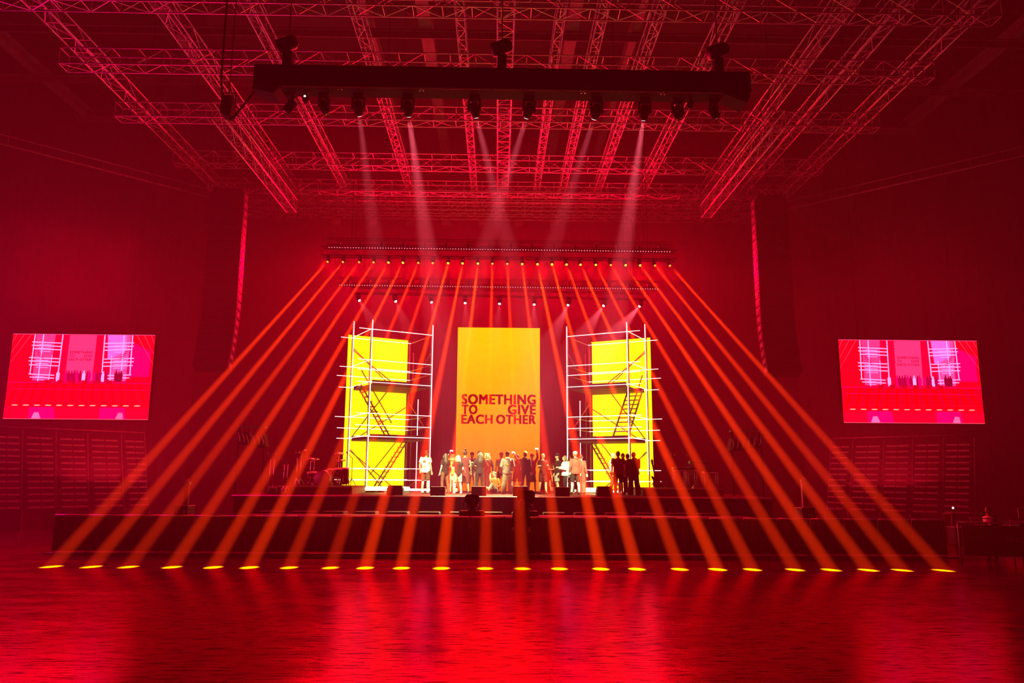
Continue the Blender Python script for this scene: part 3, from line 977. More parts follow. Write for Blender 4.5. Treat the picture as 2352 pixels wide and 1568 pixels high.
# ------------------------------------------------------------------ loudspeaker line arrays
for side, px, py in ((-1, 562, 440), (1, 1733, 455)):
    top = A(px, py, 35)
    t = thing('line_array', 'long curved line array of black loudspeakers hung %s of the stage' % ('left' if side < 0 else 'right'), 'loudspeaker', top, group=None)
    z = 0; y = 0; ang = 0
    x0, x1 = (-1.6, 0) if side < 0 else (0, 1.6)
    for k in range(21):
        if k > 12:
            ang += R(2.6)
        m_ = Matrix.Translation((0, y, z)) @ Matrix.Rotation(-ang, 4, 'X')
        cbt = MB()
        cbt.prism([(x0, -.375), (x1, -.375), (x1, 0), (x0, 0)], 0, .6, m_)
        c_ = cbt.build('cabinet', M['black'], t)
        sx_ = x1 if side < 0 else x0
        MB().box(sx_ - .02, sx_ + .02, .1, .4, -.3, -.1, m_).build('rigging_plate', M['beam'], c_)
        dv = m_ @ V((0, 0, -.412)) - V((0, y, z))
        y += dv.y; z += dv.z
    MB().box(x0 + .1, x1 - .1, -.1, .6, .02, .14).bar((x0 / 2 + x1 / 2, .2, .14), (x0 / 2 + x1 / 2, .2, 23.02 - top.z), .02, 5).build('frame', M['matte'], t)

# hung side fixtures with six bright slots each
for side, pts_ in ((-1, [(550, 1003), (560, 1004), (569, 1007), (584, 1009), (595, 1010), (604, 1010)]), (1, [(1683, 1020), (1694, 1018), (1706, 1018), (1719, 1015), (1731, 1013), (1746, 1011)])):
    for i, (px, py) in enumerate(pts_):
        p = A(px, py, 31.5 if side > 0 else 31.5)
        t = thing('side_fill_speaker', 'small side fill speaker %s of the stage, %s of six' % ('left' if side < 0 else 'right', nth(i, 6)), 'loudspeaker', p, (0, R(12 * side), 0), group='side fills ' + ('left' if side < 0 else 'right') + ' of the stage')
        MB().chamfer(-.06, .06, 0, .5, -.3, .25, .02).build('cabinet', M['matte'], t)
        MB().path([(.0, -.02, -.22), (.02, -.03, -.08), (.0, -.03, .06), (-.02, -.02, .2)], .014, 5).build('front_edge', M['alu'], t)
        MB().bar((0, .25, .24), (0, .3, .62), .02, 6).build('bracket', M['matte'], t)
    a_, c_ = A(*pts_[0], 31.8), A(*pts_[-1], 31.8)
    t = thing('speaker_rig', 'dark frame holding the six side fills %s of the stage' % ('left' if side < 0 else 'right'), 'frame', (a_ + c_) / 2 + V((0, 0, .5)))
    h2 = abs(c_.x - a_.x) / 2 + .1
    MB().box(-h2, h2, -.1, .1, -.08, 0).build('beam', M['black'], t)
    for q_ in (-1, 1):
        MB().bar((h2 * q_ * .9, .02, -.05), (h2 * q_ * .9, .02, -((a_ + c_) / 2).z - .5 + 1.655), .03, 6).build('post', M['matte'], t)

# ------------------------------------------------------------------ seating banks on both sides
def bank(side):
    if side < 0:
        pi, po = V((-16.6, 37.6, 0)), V((-21.3, 32.8, 0))
    else:
        pi, po = V((16.2, 38.2, 0)), V((20.9, 33.6, 0))
    d = (po - pi); Ln = d.length
    t = thing('seating_bank', 'bank of retractable seating rows below the %s video screen' % ('left' if side < 0 else 'right'), 'seating', pi, (0, 0, math.atan2(d.y, d.x)))
    # local x along the bank; depth axis away from the camera
    sg = 1 if side > 0 else -1
    blocks = [(0, .15), (.18, .38), (.40, .58), (.6, .78), (.8, .97)]
    for k in range(12):
        z = .9 + k * .275
        y0 = (k * .12) * sg
        row = MB()
        for a, c in blocks:
            row.box(a * Ln + .04, c * Ln - .04, min(y0, y0 + .35 * sg), max(y0, y0 + .35 * sg), z - .05, z)
            n = max(2, int((c - a) * Ln / .5))
        r_ = row.build('row', M['black'], t)
        st_ = MB()
        for a, c in blocks:
            n = max(2, int((c - a) * Ln / .5))
            w_ = ((c - a) * Ln - .12) / n
            for j in range(n):
                xx = a * Ln + .06 + j * w_
                st_.box(xx, xx + w_ * .9, min(y0, y0 + .06 * sg), max(y0, y0 + .06 * sg), z, z + .07)
        st_.build('slat', M['seat'], r_)
    mb = MB()
    for a in (0, .165, .39, .59, .79, .985):
        mb.box(a * Ln - .02, a * Ln + .02, min(0, 1.6 * sg), max(0, 1.6 * sg), 0, .8)
        mb.bar((a * Ln, 0, 0), (a * Ln, 1.4 * sg, 4.3), .025, 5)
    mb.build('side_frame', M['aludim'], t)
    MB().bar((0, 1.4 * sg, 4.4), (Ln, 1.4 * sg, 4.4), .03, 6).build('top_rail', M['aludim'], t)
bank(-1)
bank(1)

# ------------------------------------------------------------------ drum kit, stands, keyboards
def stand3(t, h, r=.012, spread=.28, m=None):
    m = m or M['chrome']
    MB().bar((0, 0, .22), (0, 0, h), r, 6).build('pole', m, t)
    for k in range(3):
        a = k * 2 * math.pi / 3 + .5
        MB().bar((0, 0, .32), (spread * math.cos(a), spread * math.sin(a), .015), r, 6).build('leg', m, t)
DZ = 1.95
def drum(name, label, px, Y, z, rad, ln, axis, cat='drum', legs=True):
    x = A(px, 1090, Y).x
    t = thing(name, label, cat, (x, Y, DZ))
    m_ = Matrix.Translation((0, 0, z - DZ)) @ (Matrix.Rotation(R(90), 4, 'X') if axis == 'y' else Matrix.Rotation(R(12), 4, 'X'))
    MB().lathe([(rad, -ln / 2), (rad, ln / 2)], 24, m_).build('shell', M['drumshell'], t)
    MB().lathe([(rad * .96, ln / 2 + .002), (rad * .96, ln / 2 + .008)], 24, m_).build('skin', M['drumskin'], t)
    for q_ in (-1, 1):
        mb = MB()
        pts = [m_ @ V((rad * 1.02 * math.cos(a), rad * 1.02 * math.sin(a), q_ * ln / 2)) for a in [2 * math.pi * i / 20 for i in range(21)]]
        mb.path(pts, .013, 5).build('hoop', M['chrome'], t)
    if legs:
        for k in range(3):
            a = k * 2.094 + .4
            if axis == 'y':
                if k == 2: continue
                q_ = 1 if k else -1
                MB().bar((q_ * rad * .8, 0, z - DZ - rad * .3), (q_ * rad * 1.2, -.1, .01), .012, 6).build('leg', M['chrome'], t)
            else:
                MB().bar((rad * math.cos(a), rad * math.sin(a), z - DZ), (rad * 1.1 * math.cos(a), rad * 1.1 * math.sin(a), .01), .01, 6).build('leg', M['chrome'], t)
    return t
drum('bass_drum', 'large round bass drum with pale front skin on the left riser', 742, 31.6, DZ + .32, .31, .4, 'y')
drum('floor_tom', 'dark floor tom on three legs left of the bass drum', 718, 31.9, DZ + .36, .22, .38, 'z')
drum('snare_drum', 'small shallow snare drum right of the bass drum', 762, 32.0, DZ + .6, .17, .14, 'z')
drum('rack_tom', 'dark tom standing beside the scaffold at the right of the drum riser', 778, 31.8, DZ + .55, .18, .3, 'z')
drum('conga_drum', 'tall dark drum at the foot of the scaffold, right end of the drum riser', 792, 31.7, DZ + .42, .17, .6, 'z')
for px, py, tl, l in ((714, 1053, 8, 'highest, over the floor tom'), (722, 1056, -14, 'second, just right of the highest'), (779, 1041, 6, 'in front of the white-lit scaffold'), (783, 1057, 0, 'small one low in front of the scaffold'), (693, 1036, -18, 'tilted, above the left end of the riser'), (757, 1078, 4, 'low pair right of the bass drum')):
    cy = {714: 32.5, 722: 31.75, 779: 32.7, 783: 33.3, 693: 31.9, 757: 33.1}[px]
    p = A(px, py, cy)
    t = thing('cymbal_stand', 'brass cymbal on a thin chrome stand, ' + l, 'cymbal', (p.x, cy, DZ), group='cymbals of the drum kit')
    stand3(t, p.z - DZ, .012, .2)
    MB().lathe([(.02, .03), (.06, .022), (.21, 0), (.2, -.006), (.06, .014)], 20, Matrix.Translation((0, 0, p.z - DZ)) @ Matrix.Rotation(R(tl), 4, 'Y') @ Matrix.Rotation(R(14), 4, 'X')).build('cymbal', M['cymbal'], t)
t = thing('drum_stool', 'round black drum stool behind the bass drum', 'stool', (A(750, 1090, 32.5).x, 32.5, DZ))
stand3(t, .5)
MB().lathe([(.14, .5), (.17, .52), (.17, .58), (.14, .6)], 16).build('seat', M['black'], t)
for px, z, Y, l, g in ((628, 1.65, 31, 'tall one at the far left of the stage', 0), (619, 1.65, 31.2, 'thin one at the far left edge of the stage', 0), (652, 1.65, 30.5, 'left of the drum riser', 0), (660, 1.65, 30.4, 'close beside the drum riser', 0),
                     (681, 1.95, 32.7, 'at the left end of the drum kit', 0), (690, 1.95, 33.5, 'behind the left end of the drum kit', 0), (808, 1.95, 32.6, 'beside the light tubes of the left tower', 0),
                     (1531, 1.95, 31.5, 'between the guitar and the keyboards', 0), (1562, 1.95, 32.5, 'in front of the keyboards, boom over them', 1), (1590, 1.95, 32.9, 'behind the keyboards, bent arm', 1)):
    x = A(px, 1090, Y).x
    t = thing('microphone_stand', 'slim microphone stand ' + l, 'stand', (x, Y, z), group='microphone stands')
    h = 1.35 if px < 640 else 1.15
    stand3(t, h, .012, .2, M['chrome'] if px < 700 else M['black'])
    MB().bar((0, 0, h), (.22 if px % 2 else -.22, -.1, h + .22), .01, 6).build('boom', M['black'], t)
    q_ = V((.22 if px % 2 else -.22, -.1, h + .22))
    MB().ball(q_ + V((0, -.02, .02)), .035, n=8, m=6).bar(q_, q_ + V((0, .12, -.03)), .018, 6).build('microphone', M['aludim'], t)
t = thing('instrument_rack', 'low rack with chrome frame at the far left of the stage', 'rack', (A(627, 1135, 30.8).x, 30.8, 1.65))
MB().box(-.16, .16, -.1, .1, .02, .22).build('box', M['black'], t)
MB().bar((-.16, -.11, .0), (-.16, -.11, .24), .015, 6).bar((.16, -.11, .0), (.16, -.11, .24), .015, 6).bar((-.16, -.11, .24), (.16, -.11, .24), .015, 6).build('frame', M['alu'], t)

# keyboards
def keyboard(label, px, py, Y, ln, tilt=0):
    p = A(px, py, Y)
    t = thing('keyboard', label, 'keyboard', p, group='keyboards on the right riser')
    MB().chamfer(-ln / 2, ln / 2, -.16, .16, 0, .1, .015).build('case', M['black'], t)
    mb = MB()
    n = int(ln * .85 / .035)
    for i in range(n):
        xx = -ln * .42 + i * ln * .85 / n
        mb.box(xx, xx + ln * .85 / n - .003, .02, .14, .1, .112)
    mb.build('keys', M['keys'], t)
    for q_ in range(5):
        MB().bar((ln * (-.3 + q_ * .15), -.05, .1), (ln * (-.3 + q_ * .15), -.05, .125), .012, 8).build('knob', M['chrome'], t)
    return p
def kstand(label, px0, px1, py, Y, z0=1.95, shelf=False):
    a, c = A(px0, py, Y), A(px1, py, Y)
    t = thing('keyboard_stand', label, 'stand', ((a.x + c.x) / 2, Y, z0), group='stands on the right riser')
    h2 = (c.x - a.x) / 2; H = a.z - z0
    for q_ in (-1, 1):
        for yy in (-.16, .18):
            MB().bar((q_ * h2, yy, 0), (q_ * h2, yy, H), .018, 6).build('leg', M['alu'], t)
    MB().bar((-h2, -.16, H - .02), (h2, -.16, H - .02), .018, 6).bar((-h2, .18, H - .02), (h2, .18, H - .02), .018, 6).bar((-h2, -.16, H - .02), (-h2, .18, H - .02), .018, 6).bar((h2, -.16, H - .02), (h2, .18, H - .02), .018, 6).build('frame', M['alu'], t)
    MB().bar((-h2, .01, .08), (h2, .01, H * .55), .012, 6).bar((h2, .01, .08), (-h2, .01, H * .55), .012, 6).build('cross_brace', M['black'], t)
    if shelf:
        MB().box(-h2, h2, -.16, .18, H - .0, H + .03).build('shelf', M['black'], t)
kstand('chrome keyboard stand at the left of the right riser', 1548, 1574, 1079.5, 31.5)
kstand('chrome stand under the stacked keyboards on the right riser', 1578, 1598, 1079.5, 31.5)
kstand('low chrome stand at the right end of the right riser', 1615, 1646, 1084, 31.5, shelf=True)
keyboard('light-edged keyboard lying across the left stand', 1568, 1079, 31.5, .85)
keyboard('second keyboard tier raised behind the lying one', 1608, 1078, 31.9, 1.0)
keyboard('topmost keyboard of the stack on the right riser', 1606, 1064, 32.0, .85)
t = thing('keyboard_tier', 'black double tier carrying the upper keyboards', 'stand', (A(1607, 1090, 31.95).x, 31.95, 1.95))
hh = A(1606, 1064, 32).z - 1.95
for q_ in (-1, 1):
    MB().bar((q_ * .35, .1, 0), (q_ * .35, .1, hh), .02, 6).build('post', M['black'], t)
MB().box(-.4, .4, -.12, .14, hh - .03, hh).box(-.45, .45, -.12, .14, hh - .3, hh - .27).build('shelf', M['black'], t)
t = thing('pedal', 'small shiny pedal on the floor below the keyboards', 'pedal', (A(1594, 1120, 31.4).x, 31.4, 1.95))
MB().box(-.06, .06, -.1, .1, 0, .05).ball((0, 0, .09), .05, n=8, m=6).build('body', M['chrome'], t)
# guitar on a stand
gx = A(1510, 1110, 31.6).x
t = thing('electric_guitar', 'dark red electric guitar upright on a stand beside the right tower', 'guitar', (gx, 31.6, 2.0), (R(-8), R(-10), 0))
body = [(0, .02), (.1, .0), (.17, .06), (.18, .16), (.13, .24), (.12, .3), (.17, .36), (.15, .44), (.07, .42), (.0, .4), (-.07, .42), (-.13, .5), (-.16, .42), (-.12, .32), (-.12, .24), (-.18, .16), (-.16, .06), (-.1, 0)]
MB().prism(body, -.02, .025).build('body', M['guitar'], t)
MB().box(-.028, .028, -.035, -.018, .3, .95).build('neck', M['deckply'], t)
MB().prism([(-.035, .95), (.035, .95), (.06, 1.1), (.02, 1.15), (-.03, 1.12)], -.035, -.015).build('headstock', M['guitar'], t)
MB().box(-.04, .04, -.03, -.02, .1, .13).box(-.04, .04, -.03, -.02, .2, .23).build('pickup', M['chrome'], t)
t = thing('guitar_stand', 'low black stand holding the red guitar', 'stand', (gx + .02, 31.72, 1.95))
MB().bar((0, .1, .4), (-.2, -.1, .01), .012, 6).build('leg', M['black'], t)
MB().bar((0, .1, .4), (.24, -.1, .01), .012, 6).build('leg', M['black'], t)
MB().bar((0, .1, .4), (.02, .3, .01), .012, 6).build('leg', M['black'], t)
MB().bar((-.12, -.16, .06), (.12, -.16, .06), .012, 6).bar((0, .1, .4), (0, -.16, .06), .012, 6).build('yoke', M['black'], t)

# stage front monitors (wedges)
for i, (px, w_, hgt) in enumerate(((908, 36, 21), (1006, 33, 19), (1100, 33, 20), (1195, 33, 21), (1291, 33, 20), (1388, 36, 22))):
    p = A(px, 1137, 30.1)
    t = thing('monitor_wedge', 'black stage monitor box on the stage edge, %s of six' % nth(i, 6), 'speaker', (p.x, 30.1, 1.65), group='monitors along the stage edge')
    h2 = w_ / 58 / 2; H = hgt / 58
    prof = [(-.25, 0), (.25, 0), (.25, H * .45), (.05, H), (-.25, H)] if i in (0, 5) else [(-.22, 0), (.22, 0), (.22, H), (-.22, H)]
    m_ = Matrix.Rotation(R(-90), 4, 'Z')
    if i in (0, 5):
        mb = MB().prism([(-h2, 0), (h2, 0), (h2, H * .7), (h2 * .8, H), (-h2 * .8, H), (-h2, H * .7)], -.22, .22)
    else:
        mb = MB().chamfer(-h2, h2, -.22, .22, 0, H, .012)
    mb.build('cabinet', M['black'], t)
    MB().box(-h2 * .85, h2 * .85, .221, .23, .03, H * .9).build('grille', M['matte'], t)
    MB().box(-h2 * .98, h2 * .98, -.22, .22, H + .001, H + .006).build('top_edge', M['banner'], t)

# pit cameras on tripods, on flight cases
for px, l, sc_ in ((1085, 'left of the two in the pit', .8), (1207, 'right of the two in the pit, covered lens box', 1.0)):
    x = A(px, 1140, 26.35).x
    zt = 1.25
    t = thing('flight_case', 'black flight case in the pit under the camera, ' + l[:5].strip() + ' of the two', 'case', (x, 26.35, 0))
    MB().chamfer(-.42, .42, -.3, .3, .05, zt, .02).build('body', M['case'], t)
    MB().bar((-.42, -.31, zt), (.42, -.31, zt), .012, 5).bar((-.42, -.31, .05), (-.42, -.31, zt), .012, 5).bar((.42, -.31, .05), (.42, -.31, zt), .012, 5).build('edging', M['aludim'], t)
    MB().box(-.12, .12, -.32, -.3, .7, .82).build('latch', M['aludim'], t)
    for q_ in (-1, 1):
        MB().lathe([(.025, -.02), (.025, .02)], 10, Matrix.Translation((q_ * .35, -.25, .026)) @ Matrix.Rotation(R(90), 4, 'Y')).build('caster', M['matte'], t)
    t = thing('pit_camera', 'bulky black broadcast camera, ' + l, 'camera', (x, 26.35, zt + .001))
    MB().lathe([(.16, 0), (.1, .05), (.06, .12)], 12).build('pedestal', M['matte'], t)
    MB().chamfer(-.2 * sc_, .2 * sc_, -.3, .35, .12, .12 + .42 * sc_, .05).build('body', M['black'], t)
    MB().lathe([(.1, 0), (.12, .3), (.14, .36)], 16, Matrix.Translation((0, .3, .3)) @ Matrix.Rotation(R(-90), 4, 'X')).build('lens', M['black'], t)
    MB().chamfer(-.3 * sc_, .3 * sc_, -.45, -.31, .3 * sc_, .7 * sc_, .08).build('viewfinder_hood', M['matte'], t)
    MB().path([(.15, -.3, .25), (.25, -.5, .15), (.2, -.55, -.02)], .02, 6).build('pan_handle', M['aludim'], t)
    MB().path([(-.2, -.3, .5), (-.32, -.4, .3), (-.25, -.42, .1), (-.1, -.4, .12)], .018, 6).build('cable', M['aludim'], t)

# flight cases and columns at both sides of the stage
for px, py, Y, w_, h_, l in ((413, 1186, 25.8, .18, .9, 'left end of the barrier, left of the pair'), (430, 1186, 25.8, .24, .9, 'left end of the barrier, right of the pair'),
                            (1842, 1192, 25.8, .18, .9, 'right end of the barrier, left of the pair'), (1857, 1192, 25.8, .22, .9, 'right end of the barrier, right of the pair')):
    x = A(px, py, Y).x
    z1 = A(px, 1160 if px < 1000 else 1165, Y).z
    t = thing('flight_case', 'upright flight case behind the ' + l, 'case', (x, Y, 0), group='upright cases behind the barrier')
    MB().chamfer(-w_ / 2, w_ / 2, -.3, .3, .0, z1, .02).build('body', M['case'], t)
    MB().bar((-w_ / 2, -.31, 0), (-w_ / 2, -.31, z1), .012, 5).bar((w_ / 2, -.31, 0), (w_ / 2, -.31, z1), .012, 5).bar((-w_ / 2, -.31, z1), (w_ / 2, -.31, z1), .012, 5).build('edging', M['aludim'], t)
    MB().box(-.05, .05, -.32, -.3, z1 - .35, z1 - .15).build('handle', M['aludim'], t)
for px, y0, y1, l in ((427, 1106, 1158, 'left'), (1848, 1100, 1160, 'right')):
    a = A(px, y1, 26.5); c = A(px, y0, 26.5)
    t = thing('wrapped_column', 'slim pale wrapped column beside the %s cases' % l, 'column', (a.x, 26.5, 0))
    MB().box(-.07, .07, -.07, .07, 0, c.z - .12).build('shaft', M['fabric'] if l == 'left' else M['seat'], t)
    MB().box(-.09, .09, -.08, .08, c.z - .1, c.z).ball((.0, -.02, c.z + .03), .05, n=8, m=6).build('top_fitting', M['aludim'], t)

# low banner barrier, table and case at the far right
t = thing('banner_barrier', 'rail with a printed red banner at the far right edge', 'barrier', AZ(2352, 1300, 0), (0, 0, R(-14)))
MB().box(-1.5, 1.8, 0, .02, .25, 1.1).build('banner', M['banner'], t)
MB().bar((-1.6, 0, 1.18), (1.9, 0, 1.18), .022, 6).bar((-1.3, .05, 1.3), (1.9, .05, 1.3), .018, 6).bar((-1.6, 0, .0), (-1.6, 0, 1.18), .025, 6).bar((-.2, .05, 0), (-.2, .05, 1.3), .02, 6).bar((1.7, .05, 0), (1.7, .05, 1.3), .02, 6).build('rail', M['aludim'], t)
text_mesh('utilita', 'words', M['bannertext'], -.42, .5, .84, 1.02, -.004, t, bold=.01)
text_mesh('SPECIAL', 'words', M['bannertext'], -.4, .55, .64, .8, -.004, t, bold=0)
t = thing('equipment_case', 'grey equipment case standing beside the guard at the right', 'case', AZ(2225, 1262, 0) + V((0, .3, 0)))
MB().chamfer(-.36, .36, -.25, .25, .12, .72, .03).build('body', M['case'], t)
MB().box(-.38, .38, -.27, .27, .72, .76).build('lid', M['aludim'], t)
MB().bar((-.3, -.2, 0), (-.3, -.2, .12), .04, 8).bar((.3, -.2, 0), (.3, -.2, .12), .04, 8).build('caster', M['matte'], t)
t = thing('trestle_table', 'dim table with boxes behind the equipment case', 'table', AZ(2220, 1240, 0) + V((0, .2, 0)))
MB().box(-.6, .6, -.3, .3, 1.0, 1.04).build('top', M['aludim'], t)
for q_ in (-1, 1):
    MB().bar((q_ * .55, -.25, 0), (q_ * .55, -.25, 1.0), .02, 6).bar((q_ * .55, .25, 0), (q_ * .55, .25, 1.0), .02, 6).build('leg', M['aludim'], t)
p = A(2189, 1166, 24)
t = thing('work_light', 'tiny bright lamp on a thin pole left of the guard', 'lamp', (p.x, 24, 0))
MB().bar((0, 0, .02), (0, 0, p.z - .04), .015, 6).build('pole', M['matte'], t)
MB().lathe([(.15, 0), (.14, .02)], 12).build('base', M['matte'], t)
MB().ball((0, 0, p.z), .03, n=8, m=6).build('bulb', M['phone'], t)
# row of stacked chairs / tables at the right edge behind the banner
t = thing('control_desk', 'dim raised desk with a rail at the far right edge behind the guard', 'desk', (A(2345, 1150, 24).x + .4, 24, 0))
MB().box(-.8, 1.0, -.4, .4, 0, 1.1).build('body', M['case'], t)
MB().bar((-.8, -.42, 1.3), (1.0, -.42, 1.3), .02, 6).bar((-.8, -.42, 1.55), (1.0, -.42, 1.55), .02, 6).bar((-.8, -.42, 1.0), (-.8, -.42, 1.55), .02, 6).build('rail', M['aludim'], t)

# ------------------------------------------------------------------ people
SK = {'a': mat('skin_light', (.62, .36, .28), .55), 'b': mat('skin_tan', (.45, .24, .17), .55), 'c': mat('skin_dark', (.16, .08, .055), .5)}
HR = {'dark': mat('hair_dark', (.02, .012, .01), .6), 'brown': mat('hair_brown', (.08, .035, .02), .6), 'blond': mat('hair_blond', (.62, .42, .16), .6), 'red': mat('hair_red', (.35, .09, .03), .6), 'grey': mat('hair_grey', (.35, .32, .3), .6)}
_cl = {}
def cloth(c):
    if c not in _cl:
        _cl[c] = noisy('cloth', tuple(x * .8 for x in c), tuple(min(1, x * 1.15) for x in c), rough=.9, ns=9, bump=.3)
        _cl[c].node_tree.nodes['Principled BSDF'].inputs['Specular IOR Level'].default_value = .12
    return _cl[c]
BLK = (.012, .007, .009); WHI = (.75, .7, .66); CRM = (.6, .52, .4); DRED = (.07, .012, .015); GRY = (.22, .19, .19); JEAN = (.12, .12, .18); BRN = (.09, .035, .025); ORG = (.75, .16, .04); REDC = (.5, .02, .03); PINKC = (.6, .3, .26)

def remesh(o, size):
    m = o.modifiers.new('surface', 'REMESH')
    m.mode = 'VOXEL'
    m.voxel_size = size
    m.use_smooth_shade = True
    s_ = o.modifiers.new('soften', 'SMOOTH')
    s_.factor = .5
    s_.iterations = 3

def person(px, Y, z, face, h, label, skin='a', hair='dark', hl='short', top=BLK, sleeve='short', legs='trousers', bottom=BLK, arms=None, lean=0, cap=None,
           wide=1.0, shoes=(.03, .03, .03), stride=.1, pr=None, group=None, sit=False, head=(0, 0), bun=False, gx=None, bulk=1.0):
    """face: degrees, 0 looks at the camera, 180 shows the back; arms: ((elbow),(wrist)) for left and right in body space, x left of the body, -y forward"""
    k = h / 1.75
    x = A(px, 1130, Y).x if gx is None else gx
    t = thing('person', label, 'person', (x, Y, z), (0, 0, R(face)), group)
    def S(a, b_, c):
        return V((a, b_, c)) * k
    def tor(zz):                       # spine offset when leaning forward
        return -lean * max(0, zz - .95)
    zs = .55 if sit else 0             # a sitting figure: pelvis near the floor
    def B(a, b_, c):
        return S(a, b_ + tor(c), c - (.86 if sit else 0))
    hip = [(.095, 0, .9), (-.095, 0, .9)]
    if sit:
        knee = [(.14, -.42, 1.22), (-.1, -.5, 1.05)]; ank = [(.16, -.75, .93), (-.12, -.92, .93)]
    else:
        knee = [(.1 + stride * .2, -.03 - stride * .35, .49), (-.1 - stride * .2, -.02 + stride * .2, .49)]
        ank = [(.11 + stride * .35, -stride * .5, .085), (-.11 - stride * .35, .03 + stride * .45, .085)]
    sh = [(.175 * bulk, .01, 1.42), (-.175 * bulk, .01, 1.42)]
    dflt = [((.24, .05, 1.14), (.25, -.05, .9)), ((-.24, .05, 1.14), (-.25, -.05, .9))]
    ar = list(arms) if arms else [None, None]
    ar = [ar[i] or dflt[i] for i in range(2)]
    hx, hy = head
    hc = (hx * .05, -.02 - hy * .04, 1.635)
    def torso(mb, e, z0=.86, z1=1.46, flare=0):
        lv = [(.84, .155, .11), (.92, .165, .118), (1.02, .145, .105), (1.12, .142, .1), (1.25, .165, .115), (1.35, .178, .115), (1.42, .165, .095), (1.46, .1, .075), (1.5, .06, .06)]
        rs = []
        for zz, a, c in lv:
            if z0 - .01 <= zz <= z1 + .05:
                f = 1 + flare * max(0, (1.1 - zz)) * 3
                rs.append((B(0, 0, zz), (0, 0, 1), (a * bulk + e) * k * f, (c * bulk ** .5 + e) * k * f))
        rings(mb, rs, 14)
    def limb(mb, pts, rad, e=0, n=9):
        rings(mb, [(p, None, (r_ + e) * k, (r_ + e) * k) for p, r_ in zip(pts, rad)], n)
        for p, r_ in zip(pts[:-1], rad[:-1]):
            mb.ball(p, (r_ + e) * k * .98, n=8, m=6)
    L_leg = []
    for i in range(2):
        pts = [B(*hip[i]) + S(0, 0, -.03) if not sit else B(*hip[i])]
        hp = B(*hip[i])
        kn = B(*knee[i]) if sit else S(*knee[i])
        an = B(*ank[i]) if sit else S(*ank[i])
        L_leg.append((hp, hp.lerp(kn, .5) + V((0, -.01, 0)), kn, kn.lerp(an, .35) + V((0, .02, 0)), an))
    L_arm = []
    for i in range(2):
        s_ = B(*sh[i])
        el, wr = ar[i]
        L_arm.append((s_, B(*el), B(*wr)))
    # body: one continuous surface with face and hands
    mb = MB()
    torso(mb, -.008)
    for lg in L_leg:
        limb(mb, lg, (.085, .073, .052, .055, .036))
    for a in L_arm:
        el = a[1]
        limb(mb, (a[0], a[0].lerp(el, .5), el, el.lerp(a[2], .4), a[2]), (.052, .044, .036, .037, .026))
    hz_ = B(*hc)
    rings(mb, [(B(0, .01, 1.42), None, .062 * k, .06 * k), (B(hc[0] * .4, 0, 1.5), None, .052 * k, .055 * k), (hz_ + S(0, .01, -.04), None, .055 * k, .06 * k)], 10)
    yw = Matrix.Rotation(R(hx * 40), 3, 'Z')
    mb.ball(hz_, .076 * k, .092 * k, .108 * k, 16, 12, yw)
    mb.ball(hz_ + yw @ S(0, -.035, -.055), .052 * k, .05 * k, .05 * k, 12, 8)            # jaw
    mb.bar(hz_ + yw @ S(0, -.085, .01), hz_ + yw @ S(0, -.112, -.025), .009 * k, 8, .015 * k)  # nose
    for q_ in (-1, 1):
        mb.ball(hz_ + yw @ S(q_ * .078, .0, -.01), .012 * k, .022 * k, .032 * k, 8, 6, yw)   # ears
    mb.ball(hz_ + yw @ S(0, -.088, .027), .045 * k, .014 * k, .012 * k, 10, 6, yw)        # brow
    mb.ball(hz_ + yw @ S(0, -.084, -.055), .022 * k, .012 * k, .01 * k, 8, 6, yw)         # lips
    body = mb.build('body', SK[skin], t)
    remesh(body, .0125 * k)
    # eyes
    e_ = MB()
    for q_ in (-1, 1):
        e_.ball(hz_ + yw @ S(q_ * .03, -.083, .008), .011 * k, .008 * k, .007 * k, 8, 6)
    e_.build('eyes', M['matte'], t)
    # hands with fingers
    for i, a in enumerate(L_arm):
        d = (a[2] - a[1]).normalized()
        sd = d.cross(V((0, 1, 0)) if abs(d.y) < .8 else V((0, 0, 1))).normalized()
        nn = sd.cross(d).normalized()
        wr = a[2]
        hb = MB()
        rings(hb, [(wr - d * .01 * k, None, .024 * k, .02 * k), (wr + d * .035 * k, None, .036 * k, .019 * k), (wr + d * .08 * k, None, .04 * k, .016 * k), (wr + d * .092 * k, None, .034 * k, .012 * k)], 10)
        for j, (o_, ln_) in enumerate(((-.029, .06), (-.01, .073), (.01, .069), (.028, .053))):
            u_ = (V((1, 0, 0)) - d * d.x).normalized() if abs(d.x) < .9 else V((0, 1, 0))
            b0 = wr + d * .085 * k + u_ * o_ * k
            w_ = d.cross(u_).normalized() * (-1 if i else 1)
            hb.path([b0, b0 + d * ln_ * .45 * k + w_ * .006 * k, b0 + d * ln_ * .75 * k + w_ * .02 * k, b0 + d * ln_ * .85 * k + w_ * .038 * k], [.0095 * k, .009 * k, .008 * k, .0065 * k], 6)
        u_ = (V((1, 0, 0)) - d * d.x).normalized() if abs(d.x) < .9 else V((0, 1, 0))
        q_ = -1 if i == 0 else 1
        b0 = wr + d * .03 * k + u_ * q_ * .028 * k
        hb.path([b0, b0 + u_ * q_ * .022 * k + d * .025 * k, b0 + u_ * q_ * .026 * k + d * .05 * k], [.012 * k, .011 * k, .008 * k], 6)
        hb.build('hand', SK[skin], body)
